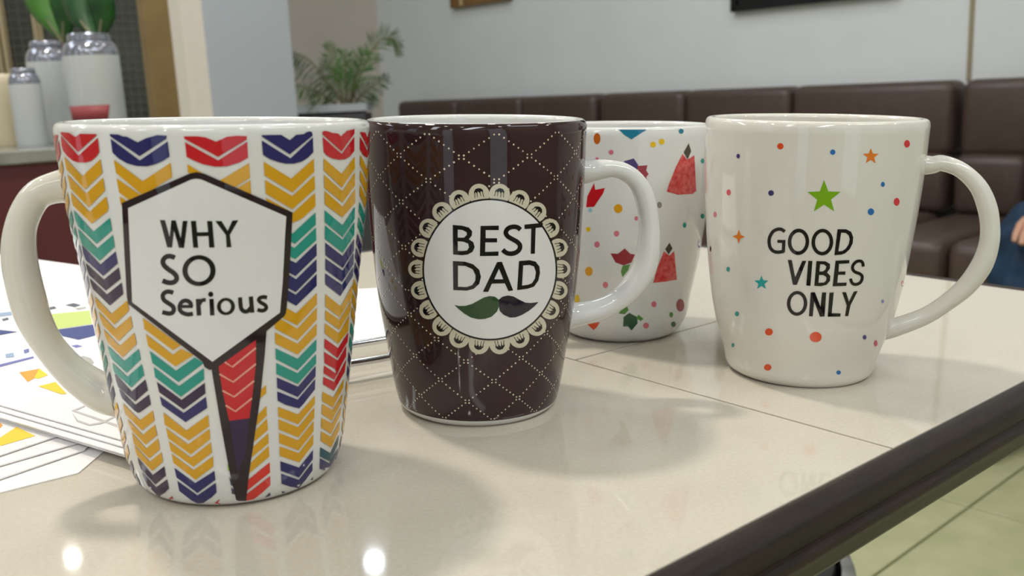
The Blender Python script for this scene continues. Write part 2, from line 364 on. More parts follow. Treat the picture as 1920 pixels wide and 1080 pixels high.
# ---------------------------------------------------------------- mug with chevrons
m1 = mug_root('coffee_mug', B1, 'large mug with colourful chevron columns reading WHY SO Serious in a hexagon')
mug_body(m1, B1)
mug_handle(m1, B1, 194, [(113, 330), (90, 331), (60, 342), (30, 375), (10, 420), (2, 467), (5, 510), (18, 567), (32, 605), (63, 656), (111, 716), (156, 753), (205, 772)],
           [(113, 371), (100, 373), (85, 392), (73, 415), (68, 440), (69, 470), (75, 515), (89, 570), (99, 602), (120, 643), (148, 671), (178, 692), (205, 716)], 'cream_ceramic')
def column(items, name='chevron_print'):
    p = Print(B1, .00018)
    for k, pts in items: p.poly(k, pts)
    return p.build(name, m1)
column([('red', A(160,205,265,215,345,268,405,228,610,232,618,245,380,460,165,235)),
 ('red', A(163,250,385,505,630,280,650,460,610,520,550,570,470,592,380,590,310,565,240,505,190,440,170,370)),
 ('gold', A(205,515,435,765,663,550,688,725,470,935,232,675)), ('gold', A(245,740,483,985,697,783,722,945,517,1160,285,920)),
 ('gold', Bq(290,-45,525,205,738,8,765,150,750,200,555,352,315,120,298,60)),
 ('teal', Bq(322,178,572,455,785,280,810,440,615,608,380,385,345,290)), ('teal', Bq(378,415,622,665,822,495,845,645,655,822,430,610,400,520)),
 ('navy', Bq(428,620,662,870,855,705,883,855,700,1015,480,815,445,720)), ('plum', Bq(478,850,705,1062,895,905,920,1050,732,1200,520,1000,495,930)),
 ('plum', Cq(325,30,542,237,730,85,750,230,580,375,370,170,345,110)),
 ('gold', Cq(388,262,600,480,800,312,825,440,635,618,425,400,400,330)), ('gold', Cq(440,450,650,675,845,505,870,650,692,830,495,625,460,540)),
 ('gold', Cq(500,670,705,888,890,718,920,860,745,1030,560,850,520,760)),
 ('teal', D(278,-132,490,66,675,-88,702,45,525,215,335,40,300,-50)), ('teal', D(340,85,530,265,715,105,745,245,583,400,365,205,350,150)),
 ('plum', D(370,220,585,450,760,298,792,435,630,577,415,390,385,300)), ('plum', D(425,410,632,620,805,488,830,615,690,715,665,720,620,690,470,540,445,480)),
 ('gold', D(475,600,690,815,855,690,875,820,718,945,510,740,490,670)), ('gold', E(262,-80,458,122,612,-8,640,125,490,245,315,60,290,0)),
 ('gold', E(318,90,500,295,650,165,675,305,540,420,345,230,330,160)), ('gold', E(350,250,545,460,695,340,712,460,580,578,385,385,365,320)),
 ('plum', E(390,405,580,632,730,520,748,640,618,750,440,560,410,490)), ('plum', E(445,590,625,785,765,683,788,800,740,850,670,900,640,885,520,765,480,690,460,640)),
 ('red', E(825,893,790,930,800,990,858,1000,840,930)), ('slate', E(505,818,520,822,525,842,512,840))])
column([('navy', A(780,232,890,238,945,260,1000,265,1135,337,1240,285,1380,245,1505,252,1500,290,1160,512,790,262)),
 ('navy', A(792,290,1162,565,1515,325,1540,515,1460,570,1370,612,1250,640,1120,635,1000,602,900,545,815,465)),
 ('gold', A(832,555,1198,828,1552,595,1572,775,1205,1010,862,725)), ('gold', A(868,790,1300,1090,1300,1280,900,968)), ('gold', A(905,1020,1050,1110,1050,1200,925,1130)),
 ('gold', Cq(998,530,1480,880,1380,942,1018,672)), ('gold', Cq(1035,735,1380,998,1480,920,1640,1000,1412,1147,1068,890)),
 ('teal', D(815,-62,1145,188,1385,20,1500,90,1180,332,850,90)), ('teal', D(865,140,1185,383,1500,155,1505,300,1210,518,885,270)),
 ('plum', D(905,328,1218,557,1512,340,1522,475,1245,680,935,460)), ('navy', D(943,510,1245,722,1527,518,1545,658,1270,838,970,625)),
 ('gold', D(988,715,1278,945,1555,745,1568,890,1310,1070,1005,870)), ('gold', E(750,35,1032,242,1303,45,1312,175,1065,370,780,165)),
 ('gold', E(785,200,1068,410,1320,215,1335,345,1100,525,815,325)), ('gold', E(822,360,1100,568,1348,390,1350,520,1125,690,845,475)),
 ('navy', E(858,540,1120,732,1365,578,1377,690,1150,858,885,660)), ('navy', E(895,705,1150,888,1382,728,1392,850,1320,920,1220,985,1150,990,1080,955,920,830)),
 ('red', E(1428,935,1365,985,1440,998))])
column([('red', Z(930,158,1000,158,1040,163,1095,185,1150,160,1200,155,1250,157,1250,175,1105,262,935,172)),
 ('red', Z(937,188,1105,280,1252,185,1257,265,1215,290,1150,310,1090,312,1030,300,980,280,945,262)),
 ('gold', Z(948,298,1100,390,1262,293,1267,368,1150,440,952,340)), ('gold', Z(1268,380,1272,450,1100,500,1150,450)),
 ('gold', W(358,372,358,420,320,452,327,402)), ('gold', W(360,490,362,545,300,604,308,544)), ('gold', W(362,562,368,625,290,694,296,630)), ('gold', W(370,645,372,700,275,782,286,720)),
 ('gold', W(372,715,376,775,262,870,272,810)), ('coral', W(378,808,380,865,245,972,255,908)), ('coral', W(380,885,382,935,340,975,290,1015,240,1025,245,990)),
 ('lime', W(140,818,152,820,162,852,143,855)), ('slate', W(150,890,172,922,180,948,158,935)), ('slate', W(160,950,184,968,194,992,165,985)),
 ('navy', W(350,1008,380,978,382,995)), ('navy', W(445,972,468,975,446,985))])
column([('navy', Fq(342,245,590,240,700,308,780,240,880,230,900,212,950,195,980,205,990,250,700,488,345,262)),
 ('navy', Fq(345,312,708,538,993,270,998,460,930,530,850,580,750,605,640,605,540,580,440,545,360,492)),
 ('gold', Fq(368,580,718,795,1005,540,1010,705,735,970,380,755)), ('gold', Fq(385,810,730,1015,1012,755,1020,925,733,1182,395,985)),
 ('gold', G(397,22,740,215,1020,-40,1025,125,1000,155,850,290,740,340,640,300,420,180)),
 ('teal', G(640,430,735,478,1025,210,1030,362,765,608,640,540)), ('teal', G(640,590,758,660,1030,400,1035,560,770,800,640,740)),
 ('navy', G(640,785,778,848,1038,598,1040,755,772,1015,640,950)), ('navy', G(640,965,778,1055,1038,800,1040,950,775,1218,640,1150)),
 ('navy', H(640,160,775,238,1040,-25,1040,125,780,378,620,290)), ('gold', H(600,370,780,475,1042,215,1043,360,795,625,560,510)),
 ('gold', H(508,530,600,555,795,668,1043,400,1042,552,797,815,508,665)), ('gold', H(512,715,798,858,1040,600,1040,745,800,995,515,855)),
 ('teal', I(518,-97,798,37,1038,-212,1035,-70,798,182,523,40)), ('teal', I(527,88,800,220,1033,-25,1032,95,800,355,530,230)),
 ('navy', I(535,272,803,388,1028,125,1025,260,800,520,540,405)), ('navy', I(540,448,800,552,1022,290,1018,420,870,610,820,662,760,650,640,615,545,565)),
 ('gold', I(550,645,805,740,1020,500,1015,610,805,865,553,765)), ('gold', I(555,800,805,903,1013,650,1008,780,810,1030,560,930)),
 ('gold', J(562,95,805,190,1003,-55,1000,75,810,318,568,225)), ('gold', J(570,265,815,352,998,110,997,240,820,468,572,385)),
 ('navy', J(580,455,818,535,995,310,990,430,815,660,585,575)), ('navy', J(590,612,815,690,985,472,987,570,900,690,810,795,700,775,595,740)),
 ('navy', J(965,690,995,655,990,690))])
c6 = [('red', Fq(1112,205,1135,188,1170,192,1240,215,1310,222,1348,258,1420,190,1520,165,1518,225,1355,450,1115,235)),
 ('red', Fq(1115,265,1357,480,1517,260,1517,440,1460,515,1400,548,1320,555,1230,535,1160,495,1130,455)),
 ('gold', Fq(1128,535,1358,733,1522,515,1525,665,1360,905,1130,690)), ('gold', Fq(1133,742,1365,953,1525,710,1525,880,1370,1095,1137,910)),
 ('gold', G(1140,-65,1370,138,1528,-90,1528,85,1365,270,1142,105)), ('teal', G(1140,180,1370,372,1525,135,1522,290,1370,520,1142,330)),
 ('teal', G(1145,372,1370,555,1520,325,1518,490,1370,718,1145,545)), ('navy', G(1148,590,1370,760,1515,545,1512,690,1370,910,1150,750)),
 ('navy', G(1150,790,1370,945,1510,715,1507,860,1362,1088,1150,935)), ('navy', H(1148,-35,1360,112,1503,-115,1500,0,1340,252,1148,105)),
 ('gold', H(1150,230,1345,385,1495,105,1490,265,1330,520,1150,385)), ('gold', H(1150,432,1328,555,1485,300,1465,450,1325,680,1148,550)),
 ('gold', H(1145,597,1325,725,1455,490,1440,690,1312,858,1142,725)), ('red', H(1140,790,1312,912,1440,710,1432,830,1305,1040,1137,910)),
 ('red', I(1133,-55,1308,58,1415,-130,1412,0,1290,235,1280,168,1140,90)), ('red', I(1133,118,1285,222,1340,140,1300,230,1262,298,1128,220)),
 ('red', I(1125,262,1262,328,1415,40,1395,200,1258,440,1120,358)),
 ('gold', I(1113,450,1252,525,1385,290,1375,400,1245,650,1110,568)), ('gold', I(1108,605,1243,683,1365,480,1360,570,1235,820,1105,735)),
 ('gold', I(1102,780,1235,853,1350,640,1340,740,1225,985,1095,905)), ('gold', J(1095,75,1225,145,1335,-60,1325,60,1225,280,1090,195)),
 ('dteal', J(1085,275,1215,352,1325,115,1305,240,1215,460,1082,395)), ('navy', J(1082,415,1205,482,1310,290,1290,400,1215,520,1175,582,1080,550))]
column(c6)
# the columns round the far side, not seen from the front, carry the same print
SEQ = ['gold']*3+['teal']*2+['navy']*3+['gold']*3+['teal']*2+['navy']*2+['gold']*4+['navy']*2
for k in range(9):
    c0_ = -2+26.3*k; sh_ = 10-6*k/8; p = Print(B1, .00018, (4, 12), True); top = 'red' if k % 2 == 0 else 'navy'; hw = 10.3
    def chev(z, t, key):
        c = c0_+sh_*(1-z/107); p.poly(key, [(c-hw, z), (c, z-5), (c+hw, z), (c+hw, z-t), (c, z-5-t), (c-hw, z-t)])
    c = c0_
    p.poly(top, [(c-hw, 107.6), (c-4, 107.2), (c, 105.4), (c+4, 107.2), (c+hw, 107.6), (c+hw, 107.2), (c, 102.6), (c-hw, 107.2)])
    p.poly(top, [(c-hw, 106.2), (c, 101.5), (c+hw, 106.2), (c+hw, 102.6), (c+6, 100.6), (c, 99.6), (c-6, 100.6), (c-hw, 102.6)])
    z = 101.0; last = 'gold'
    for s_ in SEQ:
        if s_ != last: z -= .7
        last = s_; chev(z, 3.0, s_); z -= 4.42
    p.build('chevron_print', m1)
p = Print(B1, .00028)
OUT = [(228.5, 383.5), (355.6, 328.5), (368.5, 325.5), (383, 328.5), (548.9, 401), (546, 460), (542, 530), (537.8, 579), (536.3, 589.6), (533, 595.6), (500, 623.5), (496.7, 666.7), (488, 750), (476.7, 826.7), (468, 883),
       (461.7, 941.7), (448, 942), (443, 940), (431.7, 893), (415, 803), (411, 780), (397, 695.6), (392.6, 696.3), (383.7, 691), (380, 681), (240.7, 573), (237.8, 558.5), (233, 470)]
HEX = [(240.2, 393.2), (359, 339.5), (368.5, 338), (377.8, 339.5), (537, 408.5), (535, 440), (530.4, 530), (525.2, 588.9), (398.5, 681), (248, 569.6), (246, 520)]
TIE = [(410, 690), (480, 640), (480, 683), (476.7, 716.7), (468, 786.7), (460, 853), (446.7, 890), (440, 853), (430, 791.7), (416.7, 733)]
p.poly('border', OUT, [HEX, TIE]); p.build('hexagon_border', m1)
p = Print(B1, .00026); p.poly('badge', HEX); p.build('hexagon_panel', m1)
p = Print(B1, .00026); p.poly('red', [(410, 690), (480, 640), (480, 683), (476.7, 716.7), (468, 786.7), (430, 791.7), (416.7, 733)])
p.poly('plum', [(430, 791.7), (468, 786.7), (460, 853), (446.7, 890), (440, 853)]); p.build('tie_print', m1)
p = Print(B1, .00032)
for l in ([125,245,168,272,300,165], [95,312,172,357,300,255], [112,405,178,440,290,350], [130,488,185,522,278,448]):
    p.stroke('pinkline', W(*l), 3.4, False)
p.build('tie_line', m1)
p = Print(B1, .00036)
for l in ([98,124,145,126,188,285,203,128,243,128,290,295,308,133,352,133,320,382,273,380,228,222,210,378,165,376], [383,134,430,132,440,238,542,236,532,134,580,134,600,378,552,378,545,272,442,274,450,380,405,378],
          [608,134,665,134,722,225,765,130,820,126,742,262,757,374,712,376,705,262]): p.poly('ink', T1(*l))
p.build('lettering', m1)
p = Print(B1, .00036); q = 4.909
p.stroke('ink', T1(236,472,212,462,180,457,148,468,126,500,135,540,175,578,222,610,250,645,246,680,215,700,170,700,122,682), 44/q)
p.ring('ink', T1(458, 590)[0], (153/q, 142/q), (105/q, 103/q), 48); p.build('lettering', m1)
p = Print(B1, .00036)
p.stroke('ink', T1(220,795,195,786,160,785,130,805,125,835,140,865,180,893,215,918,226,945,215,975,180,985,120,972), 40/q)
p.stroke('ink', T1(272,920,400,920), 28/q, False)
p.stroke('ink', T1(386,925,378,888,342,866,305,875,283,905,280,940,298,972,340,990,372,992,402,986), 38/q)
p.stroke('ink', T1(449,850,458,1003), 42/q, False); p.stroke('ink', T1(462,900,478,870,500,860,520,860), 34/q)
p.stroke('ink', T1(573,850,580,1002), 40/q, False); p.disc('ink', T1(566, 808)[0], 24/q, 20)
p.ring('ink', T1(706, 920)[0], (83/q, 79/q), (47/q, 53/q), 40)
p.stroke('ink', T1(836,836,840,900,850,945,880,966,912,958,935,930), 38/q); p.stroke('ink', T1(935,828,948,976), 40/q, False)
p.stroke('ink', T1(1084,838,1055,832,1020,840,1008,862,1030,885,1065,905,1078,930,1060,953,1030,958,996,948), 34/q)
p.build('lettering', m1)
# ---------------------------------------------------------------- dark quilted mug
m2 = mug_root('coffee_mug.001', B2, 'dark maroon quilted mug with white BEST DAD medallion and a moustache')
mug_body(m2, B2, coloured='maroon_glaze')
mug_handle(m2, B2, 8, [(1104, 302), (1130, 301), (1154, 304), (1180, 311), (1205, 330), (1225, 362), (1235, 419), (1236, 465), (1228, 510), (1205, 545), (1175, 571), (1139, 592), (1095, 604)],
           [(1107, 348), (1125, 338), (1142, 333), (1160, 337), (1180, 352), (1193, 382), (1199, 415), (1196, 455), (1186, 500), (1165, 535), (1140, 558), (1105, 573), (1074, 584)], 'ceramic')
dots = Print(B2, .00010, (60, 60), True)
def seg(t0, z0, t1, z1, n=7):
    for i in range(n):
        u = (i+.5)/n; t, z = t0+(t1-t0)*u, z0+(z1-z0)*u
        r = .31*random.uniform(.85, 1.15); dots.disc('dot', (t, z), (math.degrees(r/1000/B2.r(z/1000)), r), 6)
random.seed(4)
dth = 360/11
for zone, z_top, nrow, ph0 in ((0, 105.5, 7, -78.4), (1, 49.9, 6, -78.4)):
    dz = 7.85 if zone == 0 else 7.77
    for k in range(nrow):
        z = z_top-dz*k; off = 0 if k % 2 == 0 else .5
        for i in range(11):
            th = ph0+dth*(i+off)
            seg(th, z, th-dth/2, z-dz); seg(th, z, th+dth/2, z-dz)
dots.build('dotted_quilting', m2)['kind'] = 'stuff'
CX, CY, RX, RY = 918.5, 507.5, 126.5, 133
for i in range(22):
    a = math.radians(-90+360/22*(i+.5)); ca, sa = math.cos(a), math.sin(a)
    p = Print(B2, .00018+.00002*(i % 2)); c = (CX-1+(RX+8)*ca, CY-1+(RY+8)*sa); t = math.atan2(sa*RX, ca*RY)
    ex, ey = (math.cos(t), math.sin(t)), (-math.sin(t), math.cos(t)); f = 19.0 - 1.3*math.cos(a*2)
    fr = lambda x, y: (c[0]+ex[0]*x+ey[0]*y, c[1]+ex[1]*x+ey[1]*y)
    fd = lambda x, y: fr(x*1.15, y*1.2)
    p.poly('doily', [fr(1.0*f*math.cos(b), f*math.sin(b)*.97) for b in np.linspace(-math.pi, math.pi, 24, endpoint=False)])
    p.build('doily_petal', m2)
    p = Print(B2, .00024); rnd = random.Random(i)
    p.poly('ink', [fd(x, y) for x, y in [(1, -7), (5, -7.5), (9.5, -4+rnd.uniform(-1, 1)), (10.5, 0), (9.5, 4), (6, 7), (2, 6.5), (5, 3.5+rnd.uniform(-1, 1)), (2, 1), (5.5, -1), (2, -3), (5, -5)]])
    for yy in (-6, -2.5, 2, 5.5): p.stroke('ink', [fd(5, yy), fd(-2-rnd.uniform(0, 4), yy*1.25)], 1.1, False)
    p.build('petal_drawing', m2)
p = Print(B2, .00030); p.ring('ink', (CX, CY), (RX, RY), (RX-3.2, RY-3.2), 90); p.build('medallion_outline', m2)
p = Print(B2, .00028); p.disc('badge', (CX, CY), (RX-2, RY-2), 90); p.build('medallion', m2)
T2 = S_(820, 400, 4.909)
p = Print(B2, .00036)
p.poly('ink', T2(142,118,230,125,290,142,320,175,318,215,290,250,330,275,344,320,325,365,280,390,230,396,145,390), [T2(188,160,235,165,270,185,272,210,245,235,188,235), T2(188,268,240,272,285,290,292,325,275,352,235,358,188,356)])
p.poly('ink', T2(398,127,566,124,566,165,445,165,445,240,550,240,550,278,442,278,440,366,564,362,562,402,392,404))
p.stroke('ink', T2(766,162,738,140,695,135,652,150,630,187,648,222,690,248,738,276,762,310,750,350,712,376,670,382,632,372,602,346), 42/q)
p.poly('ink', T2(802,115,972,98,968,138,905,145,898,382,860,383,865,152,803,155)); p.build('lettering', m2)
p = Print(B2, .00036)
p.poly('ink', T2(143,450,250,455,330,480,385,530,402,595,385,660,335,705,270,722,147,717), [T2(190,492,260,495,325,525,352,580,350,630,320,672,270,690,190,686)])
p.poly('ink', T2(550,460,595,457,698,720,655,726,622,655,502,658,468,734,420,732), [T2(568,520,608,618,523,618)])
p.poly('ink', T2(752,450,850,442,905,455,940,500,945,560,930,630,890,685,830,705,735,717), [T2(790,490,850,485,890,500,908,550,900,610,870,655,835,668,780,676)]); p.build('lettering', m2)
p = Print(B2, .00036)
p.poly('mgreen', T2(155,853,200,864,260,862,320,845,380,812,430,785,480,772,530,778,565,805,566,870,550,915,500,962,440,982,380,986,310,970,250,935,200,895))
p.poly('mdark', T2(566,805,600,778,650,767,700,775,760,808,810,832,860,836,932,827,890,870,840,910,780,945,720,968,670,970,610,945,575,910,567,870)); p.build('moustache_print', m2)
# ---------------------------------------------------------------- watermelon mug behind
m3 = mug_root('coffee_mug.002', B3, 'white mug with watermelon wedges, tulips and confetti dots behind the quilted mug')
mug_body(m3, B3)
V = S_(1050, 200, 2.349); s3 = 2.349
mug_handle(m3, B3, 190, [(1000, 290), (960, 290), (930, 310), (915, 350), (912, 400), (925, 460), (960, 520), (1010, 560), (1040, 575)],
           [(1000, 325), (970, 328), (955, 340), (948, 365), (948, 400), (960, 450), (985, 495), (1020, 530), (1040, 540)], 'ceramic')
p = Print(B3, .0001)
p.poly('tealblue', V(258,105,382,105,350,125,315,148,285,130)); p.build('bunting_print', m3)
for k, x, y, rx, ry in [('rust',163,145,15,25),('tealblue',534,112,11,11),('yellow',410,171,13,13),('yellow',448,158,13,13),('pink',225,205,11,11),('pink',163,232,8,5),('lightblue',133,460,9,9),('amber',256,453,19,20),('yellow',124,544,10,11),
                        ('pink',336,496,8,10),('pink',249,563,12,13),('pink',163,611,12,14),('amber',127,729,17,21),('pink',200,789,12,14),('yellow',75,853,11,22),('pink',379,968,13,13),('pink',414,874,12,13),('grey',438,437,11,14),
                        ('teal',549,525,8,12),('teal',628,486,8,11),('teal',628,243,8,11),('lavender',614,607,7,18),('darkred',530,878,18,28),('leafgreen',490,920,8,12),('darkgreen',500,962,10,12)]:
    p = Print(B3, .0001); p.disc(k, V(x, y)[0], (rx/s3, ry/s3)); p.build('confetti_dot', m3)
for pts, tip in ((V(540,212,560,238,592,218,600,375,585,388,520,392,470,378,480,345,510,270), V(567,165,578,200,562,237,545,205)), (V(458,640,482,660,503,640,515,765,460,775,410,780,430,710), V(482,603,496,628,478,655,463,632))):
    p = Print(B3, .0001); p.poly('watermelon', pts); p.poly('olive', tip); p.build('watermelon_print', m3)
for it in ([('darkred', V(222,650,255,652,285,628,310,652,330,655,315,690,280,703,245,690)), ('leafgreen', V(275,705,310,697,300,725,275,755,268,730))],
           [('red', V(150,340,155,370,198,362,190,385,150,445,115,447,120,400))], [('purple', V(280,245,325,232,345,262,340,290,310,275)), ('darkred', V(340,265,385,262,380,285,390,300,380,315,385,335,350,310))],
           [('orange', V(120,962,175,952,165,972,148,988))],
           [('leafgreen', V(258,915,275,890,295,880,302,900,285,918)), ('darkgreen', V(280,930,305,912,340,930,342,958,315,990,300,972,278,972)), ('leafgreen', V(335,935,345,920,368,938,355,948))]):
    p = Print(B3, .0001)
    for k, pts in it: p.poly(k, pts)
    p.build('flower_print', m3)
# ---------------------------------------------------------------- star mug
m4 = mug_root('coffee_mug.003', B4, 'white mug with stars and dots reading GOOD VIBES ONLY, nearest the table edge')
mug_body(m4, B4, outer='warm_ceramic')
mug_handle(m4, B4, -22, [(1712, 289), (1745, 290), (1767, 293), (1807, 307), (1847, 340), (1868, 380), (1875, 420), (1874, 460), (1863, 497), (1833, 537), (1793, 573), (1750, 600), (1700, 620), (1662, 636)],
           [(1716, 333), (1740, 327), (1767, 323), (1797, 335), (1820, 362), (1832, 395), (1837, 425), (1835, 455), (1820, 497), (1793, 537), (1760, 563), (1717, 590), (1683, 599), (1660, 603)], 'warm_ceramic')
U1 = S_(1300, 200, 3); U2 = S_(1300, 480, 3); T4 = S_(1420, 410, 5.4); q4 = 5.4
for S1, l in ((U1, [('purple',252,284,10,13),('orange',489,229,18,18),('blue',784,262,15,15),('tred',1202,215,16,21),('tred',198,488,12,17),('navy',437,492,16,16),('blue',1066,443,11,14),('tred',1144,541,16,22),('blue',999,597,18,19),
                    ('pink',121,611,9,15),('teal',195,920,10,14),('ink',96,805,4,16),('orange',1178,1000,7,16)]),
              (U2, [('teal',245,331,12,13),('orange',425,433,22,20),('orange',688,462,34,29),('purple',963,463,11,13),('magenta',1026,497,10,18),('lavender',1065,261,8,11),('teal',222,507,8,12),('orange',418,632,21,18),('blue',817,661,13,12)])):
    for k, x, y, rx, ry in l: p = Print(B4, .0001); p.disc(k, S1(x, y)[0], (rx/3, ry/3), 18); p.build('dot_print', m4)
p = Print(B4, .0001); p.star('starorange', U1(998, 286)[0], 15.5); p.build('star_print', m4)
p = Print(B4, .0001); p.star('stargreen', U1(735, 516)[0], 32.5); p.build('star_print', m4)
p = Print(B4, .0001); p.star('startealc', U1(383, 997)[0], 14.0); p.build('star_print', m4)
p = Print(B4, .0001); p.star('starorange', U1(255, 737)[0], 13.5, 4, .38, -88, .85); p.build('star_print', m4)
p = Print(B4, .00016)
p.stroke('ink', T4(277,142,245,120,205,118,160,140,128,190,118,240,128,300,160,338,205,350,266,342), 33/q4); p.stroke('ink', T4(262,350,268,232), 33/q4, False); p.stroke('ink', T4(284,242,203,240), 30/q4, False)
p.ring('ink', T4(416, 245)[0], (108/q4, 133/q4), (72/q4, 97/q4), 44, .06); p.ring('ink', T4(658, 248)[0], (110/q4, 134/q4), (74/q4, 99/q4), 44, .06)
p.poly('ink', T4(812,118,900,118,950,145,970,200,965,260,935,320,890,360,850,375,780,380), [T4(848,152,895,155,925,180,935,220,925,270,895,315,860,338,820,342)]); p.build('lettering', m4)
p = Print(B4, .00016)
p.poly('ink', T4(308,428,348,430,382,605,455,438,495,438,400,680,360,680)); p.poly('ink', T4(515,438,557,440,537,690,495,687))
p.poly('ink', T4(598,440,690,443,735,470,735,515,705,555,738,590,735,640,700,680,640,694,577,690), [T4(635,472,675,474,698,495,690,525,665,545,628,546), T4(625,580,670,582,700,605,698,635,675,658,618,660)])
p.poly('ink', T4(792,436,932,430,930,462,826,468,822,548,892,545,890,578,818,578,808,660,905,658,900,690,762,695))
p.stroke('ink', T4(1072,495,1066,458,1045,440,1005,445,970,480,965,520,990,550,1040,570,1062,600,1048,650,1005,675,962,665,942,618), 30/q4); p.build('lettering', m4)
p = Print(B4, .00016)
p.ring('ink', T4(402, 868)[0], (103/q4, 125/q4), (68/q4, 93/q4), 44, .04)
p.poly('ink', T4(540,758,582,756,640,905,655,758,697,758,680,1000,635,1003,575,850,560,1000,522,997)); p.poly('ink', T4(730,760,773,757,752,968,843,970,840,1002,712,1002))
p.poly('ink', T4(858,755,898,755,928,852,978,748,1015,744,942,890,920,997,888,997,905,888)); p.build('lettering', m4)
# ---------------------------------------------------------------- room shell
RO, RN, RA = np.array([1.266, 2.9]), np.array([.752, .659]), np.array([-.659, .752])
def rp(t, d, z=0.0): p = RO+RA*t+RN*d; return Vector((p[0], p[1], z))
RM = Matrix(((RA[0], RN[0], 0, 0), (RA[1], RN[1], 0, 0), (0, 0, 1, 0), (0, 0, 0, 1)))      # (t, d, z) axes
def td(x, d=None, t=None, y=540):        # where the sight line of pixel column x meets a wall plane; returns (t, d)
    v = np.array(rray(x, y)[:2]); o = -RO
    ta, tn = v@RA, v@RN; oa, on = o@RA, o@RN
    k = (d-on)/tn if d is not None else (t-oa)/ta
    return oa+k*ta, on+k*tn
def tdz(x, y, d=None, t=None):
    v = np.array(rray(x, y)); o = -RO; ta, tn = v[:2]@RA, v[:2]@RN; oa, on = o@RA, o@RN
    k = (d-on)/tn if d is not None else (t-oa)/ta
    return CAMR[2]+k*v[2]
def rbox(m, t0, t1, d0, d1, z0, z1, bevel=0):
    m.box(((t0+t1)/2, (d0+d1)/2, (z0+z1)/2), (abs(t1-t0), abs(d1-d0), abs(z1-z0)), bevel=bevel); return m
O3 = Matrix.Translation((RO[0], RO[1], 0))
ROOM_TD = ROOM @ O3 @ RM                  # world matrix of the (t, d, z) frame
def struct(name, m, k, parent=None, label=None):
    o = m.build(name, k, parent, mw=None if parent else ROOM_TD); o['kind'] = 'structure'
    return o
TL, TR, DB, DF = 3.05, -3.2, .12, -5.6
struct('wall_back', rbox(MB(), TR, TL, DB, DB+.12, 0, CEIL), 'wall_white')
struct('wall_left', rbox(MB(), TL, TL+.12, DF, DB, 0, CEIL), 'wall_beige')
struct('wall_right', rbox(MB(), TR-.12, TR, DF, DB, 0, CEIL), 'wall_side')
struct('wall_front', rbox(MB(), TR, TL, DF-.12, DF, 0, CEIL), 'wall_side')
struct('ceiling', rbox(MB(), TR-.12, TL+.12, DF-.12, DB+.12, CEIL, CEIL+.1), 'ceiling')
fl = struct('floor', rbox(MB(), TR-.12, TL+.12, DF-.12, DB+.12, -.1, -.006), 'floor_grout')
# floor tiles where the photograph shows the floor
pB = np.array([.807, 1.709])-RO; pA = np.array([.882, 1.834])-RO; ft0, fd0 = pB@RA, pA@RN; TS = .45
tile_me = None
for i in range(-6, 7):
    for j in range(-6, 6):
        t0, d0 = ft0+i*TS, fd0+j*TS
        if t0 < TR or t0+TS > TL or d0 < DF or d0+TS > DB: continue
        if tile_me is None:
            o = rbox(MB(), 0, TS-.006, 0, TS-.006, -.006, 0, .0015).build('tile', 'floor_tile', fl); tile_me = o.data
        else: o = bpy.data.objects.new('tile', tile_me); col.objects.link(o); o.parent = fl
        o.location = (t0+.003, d0+.003, 0)
tg, _ = td(1821, d=DB, y=70)
struct('trim_1', rbox(MB(), tg-.006, tg+.006, DB-.006, DB+.01, .84, CEIL), 'brass')
tc_, dc_ = td(727, t=TL, y=100)
struct('trim_2', rbox(MB(), TL-.07, TL, dc_-.05, dc_+.05, 0, CEIL), 'wall_white')
# column with a cream and a grey face
c0 = np.array(rpt(388, 110, 3.0))[:2]-RO; ct, cdd = c0@RA, c0@RN
colm = rbox(MB(), ct, ct+.29, cdd, cdd+.295, 0, CEIL, .004)
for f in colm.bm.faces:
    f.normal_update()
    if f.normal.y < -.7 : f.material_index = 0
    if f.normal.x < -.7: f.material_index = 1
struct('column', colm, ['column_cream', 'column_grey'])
# wooden window post left of the column
wpt = np.array(rpt(327, 110, 2.9))[:2]-RO; wt, wd = wpt@RA, wpt@RN
struct('trim_3', rbox(MB(), wt, wt+.05, wd-.075, wd, 0, CEIL, .004), 'window_wood')
# window in the left wall behind a wire mesh
_, wd0 = td(-60, t=TL, y=100); _, wd1 = td(300, t=TL, y=100); lo, hi = min(wd0, wd1), max(wd0, wd1)
win = struct('window_1', rbox(MB(), TL-.03, TL, lo, hi, .55, 2.1), 'window_wood')
struct('pane', rbox(MB(), TL-.038, TL-.031, lo+.05, hi-.02, .6, 2.05), 'window_glass', win)
mm = MB()
for i in range(int((hi-lo)/.035)): mm.box((TL-.045, lo+.02+i*.035, 1.3), (.003, .003, 1.5))
for i in range(42): mm.box((TL-.045, (lo+hi)/2, .58+i*.035), (.003, hi-lo, .003))
o = mm.build('wire_mesh', 'mesh_wire', win); o['kind'] = 'stuff'
for x0, x1 in ((-30, 14), (62, 80)):
    _, a0 = td(x0, t=TL-.08, y=60); _, a1 = td(x1, t=TL-.08, y=60); cu = MB(); n = 26; V, F = [], []
    for i in range(n+1):
        u = i/n; V += [(TL-.08+.012*math.sin(u*22), a0+(a1-a0)*u, .5), (TL-.08+.012*math.sin(u*22), a0+(a1-a0)*u, 2.15)]
    for i in range(n): F.append((2*i, 2*i+2, 2*i+3, 2*i+1))
    cu.add(V, F); o = cu.build('curtain', 'curtain', mw=ROOM_TD, smooth=True); sol = o.modifiers.new('s', 'SOLIDIFY'); sol.thickness = .003
    tag(o, 'pale curtain strip at the far left edge of the window' if x0 < 0 else 'narrow cream curtain strip hanging behind the glossy jars', 'curtain', 'curtains at the mesh window')
def td_root(name, t, d, z=0): return empty(name, mw=ROOM_TD @ Matrix.Translation((t, d, z)))
